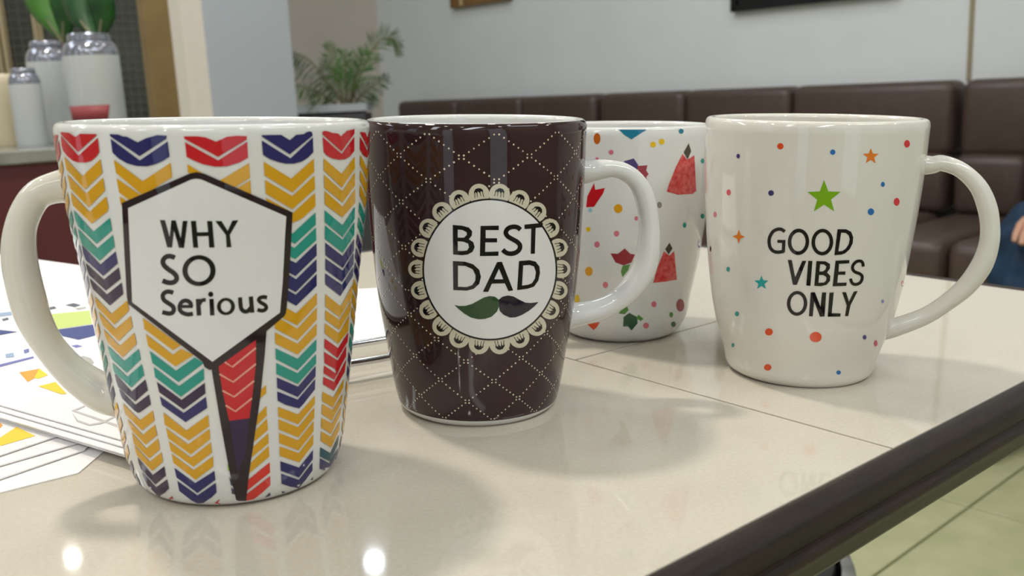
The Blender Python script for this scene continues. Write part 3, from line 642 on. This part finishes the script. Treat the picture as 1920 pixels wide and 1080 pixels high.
for k, (ta_, tb_) in enumerate(((-2.6, -2.0), (-.5, .1), (1.5, 2.1))):  # added glowing panels behind the camera, there to streak the mug glaze
    dr_ = struct('window_%d' % (k+2), rbox(MB(), ta_-.06, tb_+.06, DF, DF+.05, .0, 2.68), 'window_wood'); struct('pane', rbox(MB(), ta_, tb_, DF+.05, DF+.056, .04, 2.66), 'panel_glow', dr_)
dr_ = struct('window_5', rbox(MB(), TR, TR+.05, -3.7, -2.9, .2, 2.4), 'window_wood'); struct('pane', rbox(MB(), TR+.05, TR+.056, -3.64, -2.96, .28, 2.32), 'panel_glow', dr_)  # one more added glowing panel, on the unseen right wall
# ---------------------------------------------------------------- sofa along the wall
tG = [td(x, d=0, y=200)[0] for x in (1117, 1280, 1480, 1792)]
def sofa(t_lo, t_hi, seams, label, name):
    r = td_root(name, t_lo, 0); tag(r, label, 'sofa', 'brown leather wall sofas'); L = t_hi-t_lo; s_ = [0]+[x-t_lo for x in seams]+[L]
    rbox(MB(), .02, L-.02, -.46, DB-.004, .0, .30).build('base', 'sofa_base', r)
    for a, b in zip(s_[:-1], s_[1:]):
        rbox(MB(), a+.003, b-.003, -.53, -.02, .302, .46, .035).build('seat_cushion', 'leather', r, True)
        m = rbox(MB(), a+.003, b-.003, -.0, DB-.005, .62, .845, .03)
        m.build('backrest', 'leather', r, True)
        rbox(MB(), a+.003, b-.003, -.03, DB-.02, .45, .632, .03).build('lumbar_roll', 'leather', r, True)
    return r
sofa(tG[3]+.008, tG[0]-.008, [tG[2], tG[1]], 'long middle brown leather sofa section behind the two right-hand mugs', 'sofa')
sofa(tG[0]+.008, td(742, d=0, y=200)[0], [tG[0]+.46, tG[0]+.92], 'far left brown leather sofa section running towards the palm', 'sofa.001')
sofa(tG[3]-1.42, tG[3]-.008, [tG[3]-.95, tG[3]-.22], 'right-hand brown leather sofa section behind the star mug handle', 'sofa.002')
# ---------------------------------------------------------------- pictures
def picture(x, y, wdt, label, kinds, f=.022):
    t1 = td(x, d=DB-.03, y=y)[0]; z0 = tdz(x, y, d=DB-.03)
    r = td_root('picture_frame', t1, DB, z0); tag(r, label, 'picture')
    m = MB()
    for bx in ((-wdt, 0, 0, f), (-wdt, 0, .6-f, .6), (-wdt, -wdt+f, 0, .6), (-f, 0, 0, .6)): rbox(m, bx[0], bx[1], -.03, 0, bx[2], bx[3])
    m.build('frame', kinds[0], r); rbox(MB(), -wdt+f, -f, -.02, -.004, f, .6-f).build('artwork', kinds[1], r)
    return r
pr = picture(844, 16, .42, 'brown picture with a pale upright band on the white wall, upper middle', ('frame_gold', 'art_brown'), .006)
rbox(MB(), -.085, -.065, -.024, -.0195, .006, .594).build('pale_band', 'art_pale', pr)
picture(1369, 23, .62, 'black framed picture on the white wall above the sofa', ('black_gloss', 'black_gloss'))
# ---------------------------------------------------------------- planter and palm
pl_l, pl_r = rpt(500, 200, 4.0), rpt(690, 200, 4.0)
r = empty('planter', mw=ROOM @ Matrix.Translation(((pl_l.x+pl_r.x)/2, 4.0, 0))); tag(r, 'dark grey planter box against the wall holding the palm', 'planter'); hw = (pl_r.x-pl_l.x)/2
MB().box((0, 0, .41), (2*hw, .2, .80), bevel=.004).build('box', 'planter', r)
m = MB()
for sy in (-.095, .095): m.box((0, sy, .835), (2*hw+.01, .02, .03))
for sx in (-hw+.0, hw-.0): m.box((sx, 0, .835), (.02, .19, .03))
m.build('rim', 'column_grey', r); MB().box((0, 0, .815), (2*hw-.04, .16, .01)).build('soil', 'sofa_base', r)
random.seed(7)
YP = 4.0; base = rpt(655, 222, YP); base.z = .82
pr = empty('potted_palm', mw=ROOM @ Matrix.Translation(base)); tag(pr, 'small palm with arching feathery fronds in the grey planter', 'plant')
def frond(px, leaflen, key, droop, both=True):
    P = [rpt(x, y, YP+dy)-base for x, y, dy in px]; Q = []
    for i in range(len(P)-1):
        p = [P[max(i-1, 0)], P[i], P[i+1], P[min(i+2, len(P)-1)]]
        for u in np.linspace(0, 1, 6, endpoint=False): Q.append(.5*((2*p[1])+(-p[0]+p[2])*u+(2*p[0]-5*p[1]+4*p[2]-p[3])*u*u+(-p[0]+3*p[1]-3*p[2]+p[3])*u**3))
    Q.append(P[-1]); m = MB(); m.tube(Q, [.006*(1-i/len(Q))+.0015 for i in range(len(Q))], 6)
    o = m.build('frond', 'palm_stem', pr); m = MB(); n0 = int(len(Q)*.35)
    for i in range(n0, len(Q)):
        t = (Q[min(i+1, len(Q)-1)]-Q[i-1]).normalized(); f = (i-n0)/(len(Q)-n0)
        for side in ((1, -1) if both else (1,)):
            nrm = Vector((-t.z, 0, t.x))*side; L = leaflen*1.25*(1-.5*f)*random.uniform(.7, 1.2)*math.sin(math.pi*min(1, .25+f*.8))**.4
            for rep in range(2):
                d = (nrm*.75+t*.7+Vector((0, random.uniform(-.6, .6), -droop+random.uniform(-.25, .25)))).normalized(); b0 = Q[i]+t*rep*.009; mid = b0+d*L*.55; tip = b0+d*L+Vector((0, 0, -droop*L*.35)); wv = t*.0032
                m.add([b0-wv*.4, b0+wv*.4, mid+wv+Vector((0, .002, 0)), tip, mid-wv], [(0, 1, 2, 4), (4, 2, 3)])
    l = m.build('leaflets', key, o); l['kind'] = 'stuff'
frond([(652, 222, 0), (640, 190, -.02), (618, 158, -.06), (580, 112, -.1), (546, 96, -.12)], .11, 'palm_dark', .9, False)
frond([(652, 222, 0), (664, 175, 0), (684, 120, .02), (712, 76, .04), (738, 74, .05), (750, 102, .05)], .07, 'palm', .1)
frond([(652, 222, 0), (636, 165, .03), (622, 118, .06), (618, 84, .08)], .07, 'palm', .1)
frond([(655, 222, 0), (668, 190, -.04), (690, 168, -.08), (724, 146, -.1)], .075, 'leaf_dark', .25)
frond([(652, 222, 0), (650, 175, -.05), (648, 140, -.1), (646, 100, -.14)], .095, 'leaf_bright', .0)
frond([(652, 222, 0), (660, 170, -.06), (672, 130, -.12), (682, 98, -.16)], .09, 'leaf_bright', .0)
frond([(652, 222, 0), (630, 196, -.05), (596, 172, -.1), (560, 160, -.12)], .08, 'palm', .6)
frond([(652, 222, 0), (645, 185, .05), (630, 150, .1), (604, 120, .12)], .085, 'palm_dark', .3)
# ---------------------------------------------------------------- booth divider on the left and what stands on it
zl = .808; pf = np.array(rfl(55, 299, zl))[:2]-RO; lt, ld = pf@RA, pf@RN
def edge_t(x):
    v = np.array(rray(x, 300)[:2]); o = -RO; k = (ld-o@RN)/(v@RN); return o@RA+k*(v@RA)
t_l = edge_t(-60); t_r = float((np.array(rpt(191, 266, 1.8))[:2]-RO)@RA)-.10; LD = float((np.array(rpt(62, 266, 1.9))[:2]-RO)@RN)-ld+.35
r = td_root('booth_divider', t_r, ld); tag(r, 'maroon booth divider with a pale stone ledge left of the table', 'divider'); Lw = t_l-t_r
rbox(MB(), 0, Lw+.25, .02, .3, 0, zl-.022).build('panel', 'maroon_panel', r)
rbox(MB(), -.01, Lw+.26, -.006, LD, zl-.022, zl, .003).build('ledge', 'ledge_stone', r)
rbox(MB(), 0, Lw+.25, -.009, -.0062, zl-.016, zl-.004).build('edge_strip', 'chrome', r)
rbox(MB(), 0, Lw+.25, .3, LD-.02, 0, zl-.022).build('back_panel', 'maroon_panel', r)
def jar(x, Yd, rad, top_y, label, name, key='jar_plastic', cap=True):
    v = rpt(x, 266, Yd); top = rpt(x, top_y, Yd).z; h = top-zl
    r = empty(name, mw=ROOM @ Matrix.Translation((v.x, Yd, zl))); tag(r, label, 'jar', 'jars on the stone ledge')
    pr = [(rad*.2, 0), (rad*.93, 0), (rad, .006), (rad, h*.8)]
    for a in np.linspace(0, 1.3, 7)[1:]: pr.append((rad-rad*.34*(1-math.cos(a)), h*.8+h*.13*math.sin(a)/math.sin(1.3)))
    MB().lathe(pr if not cap else pr[:4], 40).build('body', key, r, True)
    if cap:
        MB().lathe([(q_[0]*1.002, q_[1]) for q_ in pr[3:]], 40).build('shoulder', 'jar_cap', r, True)
        zc = pr[-1][1]; rc = pr[-1][0]
        MB().lathe([(rc*.9, zc-.004), (rc*1.02, zc+.001), (rc*1.0, h*.985), (rc*.92, h), (rc*.7, h), (rc*.68, h*.97), (rc*.66, zc)], 36).build('neck', 'jar_cap', r, True)
    return r, h
j1, h1 = jar(191, 1.80, .0485, 62, 'tallest glossy white jar with a silvery neck and red label', 'jar')
V, F = [], []
for i in range(15):
    a = math.radians(-90-48+96*i/14); rr = .0492; zt_, zb_ = rpt(191, 197, 1.8).z-zl, rpt(191, 226, 1.8).z-zl; sh = 1-.10*0
    V += [(rr*math.cos(a), rr*math.sin(a), zt_), (rr*math.cos(math.radians(-90)+(a-math.radians(-90))*.85), rr*math.sin(math.radians(-90)+(a-math.radians(-90))*.85), zb_)]
for i in range(14): F.append((2*i, 2*i+1, 2*i+3, 2*i+2))
lb = obj('label_band', V, F, 'red_label', j1, None, True); lb.modifiers.new('s', 'SOLIDIFY').thickness = .0006
jar(113, 1.90, .041, 76, 'glossy white jar just left of the tallest jar', 'jar.001')
jar(62, 1.77, .027, 127, 'short glossy white jar, third from the column side', 'jar.002')
jar(14, 1.84, .027, 128, 'cream short jar at the far left end of the ledge', 'jar.003', 'cream_plastic', False)
def leafplant(name, label, leaves, x, y, Yd):
    b = rpt(x, y, Yd); b.z = zl+.175; r = empty(name, mw=ROOM @ Matrix.Translation(b)); tag(r, label, 'plant', 'broad leaved plants in the jars')
    for pts, ws, key, dy in leaves:
        C = [rpt(px, py, Yd+dy*i/3)-b for i, (px, py) in enumerate(pts)]; n = 18; V, F = [], []
        for i in range(n+1):
            u = i/n*(len(C)-1); k = min(int(u), len(C)-2); f = u-k; p = [C[max(k-1, 0)], C[k], C[k+1], C[min(k+2, len(C)-1)]]
            c = .5*((2*p[1])+(-p[0]+p[2])*f+(2*p[0]-5*p[1]+4*p[2]-p[3])*f*f+(-p[0]+3*p[1]-3*p[2]+p[3])*f**3); wv = np.interp(u, range(len(ws)), ws)*Yd/F_PX
            V += [c+Vector((-wv, .012, 0)), c+Vector((-wv*.5, .002, 0)), c, c+Vector((wv*.5, .002, 0)), c+Vector((wv, .012, 0))]
        for i in range(n):
            for q_ in range(4): F.append((5*i+q_, 5*i+q_+1, 5*i+q_+6, 5*i+q_+5))
        o = obj('leaf', V, F, key, r, None, True); o.modifiers.new('s', 'SOLIDIFY').thickness = .0015
        m = MB(); m.tube([Vector((0, 0, -.03))*1, C[0], C[1]], [.003, .003, .0015], 8); m.build('stem', 'palm_stem', r)
leafplant('leafy_plant', 'bright green broad leaves rising from the second jar', [([(116, 78), (88, 38), (70, 0), (58, -60)], (5, 24, 30, 8), 'leaf_bright', .02), ([(118, 78), (118, 40), (112, 0), (108, -60)], (5, 18, 24, 8), 'leaf_dark', -.02)], 113, 78, 1.90)
leafplant('leafy_plant.001', 'dark green broad leaves rising from the tallest jar', [([(172, 68), (150, 38), (140, 0), (134, -60)], (7, 24, 30, 8), 'leaf_dark', .03), ([(186, 66), (190, 36), (184, 0), (172, -60)], (7, 20, 25, 8), 'leaf_dark', -.02)], 184, 66, 1.80)
# ---------------------------------------------------------------- stool under the far side of the table
sc_ = rpt(1400, 600, .80); r = empty('round_stool', mw=ROOM @ Matrix.Translation((.125, .80, 0))); tag(r, 'round stool with black seat and grey rim under the table edge', 'stool')
MB().lathe([(.01, .44), (.14, .44), (.152, .448), (.15, .462), (.13, .47), (.01, .472)], 64).build('seat', 'black_gloss', r, True)
MB().lathe([(.145, .425), (.165, .425), (.170, .435), (.168, .447), (.156, .452), (.15, .44)], 64).build('rim', 'chrome', r, True)
for k in range(4):
    a = math.pi/4+k*math.pi/2; MB().tube([(.11*math.cos(a), .11*math.sin(a), .43), (.16*math.cos(a), .16*math.sin(a), .004)], .011, 12).build('leg', 'black_metal', r, True)
# ---------------------------------------------------------------- seated person, mostly outside the frame
def skin(name, verts, edges, radii, key, parent, root=0, sub=2, disp=0):
    me = bpy.data.meshes.new(name); me.from_pydata([tuple(v) for v in verts], edges, []); me.materials.append(M[key])
    o = bpy.data.objects.new(name, me); col.objects.link(o); o.parent = parent
    o.modifiers.new('skin', 'SKIN'); sv = me.skin_vertices[0].data
    for i, rr in enumerate(radii): sv[i].radius = (rr, rr) if not hasattr(rr, '__len__') else rr; sv[i].use_root = (i == root)
    o.modifiers['skin'].use_smooth_shade = True
    s = o.modifiers.new('sub', 'SUBSURF'); s.levels = sub; s.render_levels = sub
    if disp:
        tx = bpy.data.textures.new(name, 'WOOD'); tx.wood_type = 'BANDNOISE'; tx.noise_scale = .05; tx.turbulence = 9; d = o.modifiers.new('d', 'DISPLACE'); d.texture = tx; d.strength = disp
        o.modifiers.new('sub2', 'SUBSURF').render_levels = 1
    return o
kn = np.array([1.18, 2.15, .445]); fwd = -RN; rt = -RA
def pp(f, s, z): return Vector((kn[0]+fwd[0]*f+rt[0]*s, kn[1]+fwd[1]*f+rt[1]*s, z))
pe = empty('person', mw=ROOM); tag(pe, 'seated person in dark blue trousers, knee showing at the right picture edge', 'person')
hip, sp = -.43, .30
T = [pp(hip, sp, .56), pp(hip+.03, sp-.1, .55), pp(-.2, .06, .525), pp(0, 0, .49), pp(.03, 0, .3), pp(.02, 0, .1), pp(hip+.03, sp+.1, .55), pp(-.2, sp+.2, .525), pp(0, sp+.22, .49), pp(.03, sp+.22, .3), pp(.02, sp+.22, .1), pp(hip-.02, sp, .66)]
skin('trousers', T, [(0, 1), (1, 2), (2, 3), (3, 4), (4, 5), (0, 6), (6, 7), (7, 8), (8, 9), (9, 10), (0, 11)], [.13, .105, .095, .078, .068, .06, .105, .095, .078, .068, .06, .14], 'denim', pe, 0, 3, .022)
for s_ in (0, sp+.22):
    f = MB(); f.tube([pp(-.05, s_, .045), pp(.03, s_, .05), pp(.12, s_, .04), pp(.2, s_, .03)], [.035, .045, .04, .025], 16); f.build('shoe', 'shoe', pe, True)
Sh = [pp(hip-.02, sp, .68), pp(hip-.03, sp, .85), pp(hip-.02, sp, 1.02), pp(hip-.01, sp, 1.12), pp(hip, sp-.17, 1.07), pp(hip+.05, sp-.24, .85), pp(hip+.2, sp-.2, .68), pp(hip, sp+.17, 1.07), pp(hip+.05, sp+.24, .85), pp(hip+.22, sp+.2, .70), pp(hip+.345, sp-.258, .575)]
skin('shirt', Sh, [(0, 1), (1, 2), (2, 3), (2, 4), (4, 5), (5, 6), (6, 10), (2, 7), (7, 8), (8, 9)], [.15, .14, .15, .08, .07, .052, .045, .07, .052, .045, .04], 'shirt', pe, 1, 2, .01)
Bd = [pp(hip-.02, sp, .66), pp(hip-.03, sp, .85), pp(hip-.02, sp, 1.04), pp(hip, sp, 1.15), pp(hip+.01, sp, 1.22), pp(hip+.02, sp, 1.30), pp(hip+.01, sp, 1.37),
      pp(hip, sp-.17, 1.07), pp(hip+.05, sp-.24, .85), pp(hip+.2, sp-.2, .68), pp(hip+.385, sp-.258, .555), pp(hip, sp+.17, 1.07), pp(hip+.05, sp+.24, .85), pp(hip+.22, sp+.2, .70), pp(hip+.38, sp+.18, .63)]
skin('body', Bd, [(0, 1), (1, 2), (2, 3), (3, 4), (4, 5), (5, 6), (2, 7), (7, 8), (8, 9), (9, 10), (2, 11), (11, 12), (12, 13), (13, 14)],
     [.12, .11, .12, .055, .062, .088, .07, .055, .045, .036, .027, .055, .045, .036, .027], 'skin', pe, 0)
hd = pp(hip+.02, sp, 1.33); m = MB(); m.lathe([(.01, .115), (.05, .105), (.085, .06), (.100, 0), (.097, -.05), (.085, -.075), (.075, -.05), (.085, .0), (.07, .05), (.01, .09)], 32, hd+Vector((-fwd[0]*.038, -fwd[1]*.038, .022))); m.build('hair', 'hair', pe, True)
for e_ in (-.032, .032):
    m = MB(); m.lathe([(.001, -.009), (.009, -.004), (.01, 0), (.009, .004), (.001, .009)], 12, pp(hip+.115, sp+e_, 1.315)); m.build('eye', 'ink' if 'ink' in M else 'black_gloss', pe, True)
m = MB(); m.tube([pp(hip+.11, sp, 1.32), pp(hip+.13, sp, 1.29), pp(hip+.11, sp, 1.28)], [.008, .013, .008], 10); m.build('nose', 'skin', pe, True)
m = MB(); m.tube([pp(hip+.105, sp-.022, 1.25), pp(hip+.115, sp, 1.248), pp(hip+.105, sp+.022, 1.25)], [.003, .006, .003], 8); m.build('mouth', 'red_label', pe, True)
for hx, s0 in ((pp(hip+.385, sp-.258, .555), -1), (pp(hip+.38, sp+.18, .63), 1)):
    m = MB(); fw = Vector((fwd[0], fwd[1], -.28)).normalized(); sd = Vector((rt[0], rt[1], 0))
    m.tube([hx, hx+fw*.03, hx+fw*.06, hx+fw*.085], [.026, .034, .036, .028], 14)
    for k, (off, ln) in enumerate(((-.03, .06), (-.011, .072), (.009, .068), (.028, .052))):
        b = hx+fw*.08+sd*off; m.tube([b, b+fw*ln*.5, b+fw*ln*.85+Vector((0, 0, -.012)), b+fw*ln+Vector((0, 0, -.024))], [.0105, .0095, .0085, .006], 10)
    b = hx+fw*.03-sd*s0*.03; m.tube([b, b-sd*s0*.022+fw*.025, b-sd*s0*.03+fw*.05], [.013, .0105, .008], 10); m.build('hand', 'skin', pe, True)
# ---------------------------------------------------------------- lamps
for i, (x, y, p_, c_, sz) in enumerate(DOWN):
    r = empty('downlight', mw=ROOM @ Matrix.Translation((x, y, CEIL))); tag(r, 'round recessed downlight in the ceiling', 'ceiling light', 'ceiling downlights')
    h_ = sz/2; MB().lathe([(h_, -.012), (h_+.012, -.012), (h_+.018, 0), (h_, 0)], 32).build('ring', 'lamp_ring', r, True)
    MB().lathe([(.01, -.008), (h_-.002, -.008), (h_-.002, 0)], 32).build('lens', 'lamp_lens', r, True)
for x, y, p_ in FILL_PANELS:  # unseen bodies for the added fill lights
    r = empty('fill_panel', mw=ROOM @ Matrix.Translation((x, y, CEIL)) @ Matrix.Rotation(.7, 4, 'Z')); tag(r, 'long flat fill light panel added on the ceiling', 'ceiling light', 'added fill light panels')
    MB().box((0, 0, -.008), (1.2, .32, .016)).build('frame', 'lamp_ring', r); MB().box((0, 0, -.018), (1.15, .28, .004)).build('diffuser', 'lamp_lens', r)

# ---------------------------------------------------------------- table
TP, EA, EB = np.array([.07348, .25237]), np.array([-.6591, .75205]), np.array([.75205, .6591])
TU, TV0, TV1 = .472, -.42, .3605
tmw = Matrix(((EA[0], EB[0], 0, TP[0]), (EA[1], EB[1], 0, TP[1]), (0, 0, 1, ZT), (0, 0, 0, 1)))
# axes (u across, v along); flipped handedness is fine for boxes, so build in world coordinates
tr = empty('cafe_table', loc=(float(TP[0]), float(TP[1]), ZT)); tag(tr, 'cream tiled cafe table with rounded dark wood edge', 'table')
def uv(u, v, z): p = EA*u+EB*v; return Vector((p[0], p[1], z))
def ubox(u0, u1, v0, v1, z0, z1, bevel=0):
    m = MB(); Mx = Matrix(((EB[0], EA[0], 0, 0), (EB[1], EA[1], 0, 0), (0, 0, 1, 0), (0, 0, 0, 1)))
    m.box(((v0+v1)/2, (u0+u1)/2, (z0+z1)/2), (v1-v0, u1-u0, z1-z0), mw=Mx, bevel=bevel); return m
ubox(0, TU, TV0, TV1, -.019, -.0016).build('tile_bed', 'grout', tr)
g = .0006
for u0, u1, v0, v1 in ((0, TU, TV0, .0702), (0, .1494, .0702, TV1), (.1494, TU, .0702, TV1)):
    ubox(u0+g, u1-g, v0+g, v1-g, -.0016, 0, .0004).build('tile', 'tile', tr)
PRO = [(0, -.0016), (0, .0003), (.0012, .0013), (.0035, .0019), (.0065, .0012), (.0090, -.0010), (.0108, -.0042), (.0115, -.0085), (.0112, -.0128), (.0100, -.0155), (.0104, -.0172), (.0122, -.0186), (.0128, -.0212), (.0122, -.0240),
       (.0112, -.0262), (.0108, -.032), (.0095, -.0345), (.004, -.035), (0, -.035)]
def trim(a, b, out, la, lb):
    V, F = [], []; n = len(PRO); a, b = np.array(a), np.array(b); d = (b-a)/np.linalg.norm(b-a)
    PRO_ = [(o_*.78, z*.62-.0003) for o_, z in PRO]
    for P_, sgn in ((a, -1), (b, 1)):
        for o_, z in PRO_: q_ = P_+out*o_+d*sgn*o_; V.append((q_[0], q_[1], z))
    for i in range(n-1): F.append((i, i+1, n+i+1, n+i))
    F += [tuple(range(n)), tuple(range(2*n-1, n-1, -1))]
    m = MB(); m.add(V, F); return m.build('edge_trim', 'dark_wood', tr, True)
c00, c10, c11, c01 = EA*0+EB*TV0, EA*TU+EB*TV0, EA*TU+EB*TV1, EA*0+EB*TV1
trim(c00, c01, -EA, 0, 0); trim(c01, c11, EB, 0, 0); trim(c11, c10, EA, 0, 0); trim(c10, c00, -EB, 0, 0)
ubox(.02, TU-.02, TV0+.02, TV1-.02, -.0215, -.019).build('underside', 'table_under', tr)
pc = uv(.27, -.03, 0); m = MB(); m.tube([pc+Vector((0, 0, -.0215)), pc+Vector((0, 0, -.72))], .03, 24); m.build('pedestal', 'black_metal', tr, True)
m = MB(); m.lathe([(.01, -.70), (.04, -.70), (.19, -.725), (.2, -.738), (.2, -.742), (.01, -.742)], 48, pc); m.build('foot', 'black_metal', tr, True)
# ---------------------------------------------------------------- printed paper sheets on the table
C0 = np.array([-.122, .3005]); e1 = np.array([.851, -.526]); e1 /= np.linalg.norm(e1); e2 = np.array([-e1[1], e1[0]])
TH = .0005
def sheet(name, quad, z, label, group):
    c = np.mean(quad, 0); r = empty(name, loc=(c[0], c[1], ZT+z)); tag(r, label, 'paper', group)
    V = [(q[0]-c[0], q[1]-c[1], zz) for zz in (0, TH*.92) for q in quad]; F = [(3, 2, 1, 0), (4, 5, 6, 7)]+[(i, (i+1) % 4, 4+(i+1) % 4, 4+i) for i in range(4)]
    obj('leaf_sheet', V, F, 'paper', r); return r, c
PN = [0]
def pprint(r, c, z, key, px, name='printed_shape'):
    PN[0] += 1; up = .00004+.000012*(PN[0] % 8)
    P = on_plane(px, ZT+z+TH+.0001); loop = [Vector((p[0]-c[0], p[1]-c[1], 0)) for p in P]; tr_ = tessellate_polygon([loop])
    V = [(v.x, v.y, TH+up) for v in loop]; me_f = []
    for t in tr_:
        a, b, d = [loop[i] for i in t]; me_f.append(t if (b-a).cross(d-a).z > 0 else t[::-1])
    obj(name, V, me_f, 'paperprint_'+key, r)
def qd(right_near, right_far, width, ext):
    p, q_ = on_plane([right_near, right_far], ZT); p, q_ = p[:2], q_[:2]; d = (q_-p)/np.linalg.norm(q_-p); n_ = np.array([-d[1], d[0]]); p = q_-d*ext
    return [q_, q_+n_*width, p+n_*width, p]
names = ['lowest', 'second lowest', 'second from the top', 'topmost']
LS = [((0, 923), (147, 886), (173, 864)), ((0, 897), (158, 843), (176, 826)), ((0, 872), (148, 829), (166, 814)), ((0, 853), (113, 815), (128, 802))]
for i, (a, b, f_) in enumerate(LS):
    z_ = ZT+(i*.0007); pa, pb, pf_ = [q_[:2] for q_ in on_plane([a, b, f_], z_+TH)]; dl = (pa-pb)/np.linalg.norm(pa-pb); df = (pf_-pb)/np.linalg.norm(pf_-pb)
    r, c = sheet('paper_sheet'+('' if i == 0 else '.%03d' % i), [pb+dl*.0, pb+df*.12, pb+df*.12+dl*.16, pb+dl*.16], i*.0007, names[i]+' white sheet of the fanned pile in the left foreground', 'fanned sheets at the left')
    if i == 3:
        pprint(r, c, i*.0007, 'yellow', [(0, 836), (-6, 824), (31, 800), (66, 817)]); pprint(r, c, i*.0007, 'orange', [(-20, 812), (0, 792), (5, 797), (-10, 815)])
z0 = .0027; names = ['lowest', 'second', 'middle', 'fourth', 'topmost']; STK = .0008
NR = on_plane([(262, 866)], ZT+z0)[0][:2]; NL = on_plane([(0, 787)], ZT+z0)[0][:2]; e1 = (NR-NL)/np.linalg.norm(NR-NL); FR = on_plane([(520, 560)], ZT+z0)[0][:2]
for i in range(5):
    s_ = [.0, -.003, .0015, -.0015, -.004][i]; e2 = np.array([-e1[1], e1[0]]); w_ = [0, .004, -.002, .003, 0][i]
    r, c = sheet('printed_sheet'+('' if i == 0 else '.%03d' % i), [NR-e2*s_, FR+e1*w_, FR-e1*.36+e1*w_, NR-e1*.36-e2*s_], z0+i*STK, names[i]+' sheet of the large paper stack behind the chevron mug', 'stacked printed sheets')
wq = [q_[:2] for q_ in on_plane([(600, 664), (745, 632), (790, 537), (600, 548)], ZT)]
sheet('paper_sheet.004', wq, .0002, 'plain white sheet seen between the chevron mug and quilted mug', None)
zt_ = z0+4*STK
for key, px in (('orange', [(36, 698), (74, 691), (82, 697), (68, 707), (52, 716)]), ('yellow', [(74, 691), (90, 703), (72, 710), (64, 708)]), ('yellow', [(72, 724), (104, 716), (125, 738), (115, 739)]),
                ('violet', [(-4, 684), (62, 668), (64, 671), (-4, 689)]), ('blue', [(10, 664), (25, 661), (27, 669), (11, 671)]), ('violet', [(44, 656), (54, 653), (55, 660), (46, 663)]),
                ('navy', [(106, 618), (175, 608), (179, 629), (147, 637), (117, 630)]), ('green', [(90, 589), (168, 582), (173, 607), (106, 617)]),
                ('ink', [(122, 572), (138, 568), (152, 572), (140, 576)]), ('ink', [(88, 577), (102, 574), (106, 578), (94, 581)]), ('grey', [(140, 578), (160, 575), (162, 578), (146, 581)]),
                ('navy', [(-4, 618), (33, 622), (-4, 629)]), ('blue', [(-4, 587), (22, 584), (23, 591), (-4, 594)]), ('ink', [(3, 598), (14, 595), (17, 599), (6, 602)]),
                ('violet', [(133, 648), (145, 646), (155, 649), (143, 652)]), ('grey', [(142, 680), (144, 670), (156, 667), (170, 671), (177, 680), (168, 688), (150, 688)]),
                ('line', [(134, 770), (137, 768), (224, 797), (222, 801)]), ('line', [(136, 769), (158, 760), (160, 762), (139, 771)]), ('line', [(134, 772), (146, 787), (168, 795), (190, 791), (218, 778), (220, 780), (192, 794), (168, 798), (144, 790)])):
    pprint(r, c, zt_, key, px)
# ---------------------------------------------------------------- low wire rack between the mugs
ra = on_plane([(657, 689), (730, 676)], ZT+.006)[:, :2]; rbk = on_plane([(657, 654), (728, 641)], ZT+.006)[:, :2]
mid = (ra.mean(0)+rbk.mean(0))/2; dr = (ra[1]-ra[0]); dr /= np.linalg.norm(dr); nr = np.array([-dr[1], dr[0]])
hh = float(abs((rbk.mean(0)-ra.mean(0))@nr)/2); cen = mid+dr*.018
r = empty('wire_rack', loc=(float(cen[0]), float(cen[1]), ZT)); tag(r, 'low chrome wire rack on the table seen between the chevron mug and quilted mug', 'rack')
loop = []
for a in np.linspace(0, 2*math.pi, 48, endpoint=False):
    cx_ = .050*(abs(math.cos(a))**.4)*np.sign(math.cos(a)); cy_ = hh*(abs(math.sin(a))**.4)*np.sign(math.sin(a)); p = dr*cx_+nr*cy_; loop.append((p[0], p[1], .0075))
MB().tube(loop, .0016, 12, True).build('wire_loop', 'chrome', r, True)
for cx_ in (.042, -.04):
    for sy in (1, -1):
        p = dr*cx_+nr*sy*hh; MB().tube([(p[0], p[1], .0070), (p[0], p[1], .0003)], .0016, 10).build('foot', 'chrome', r, True)
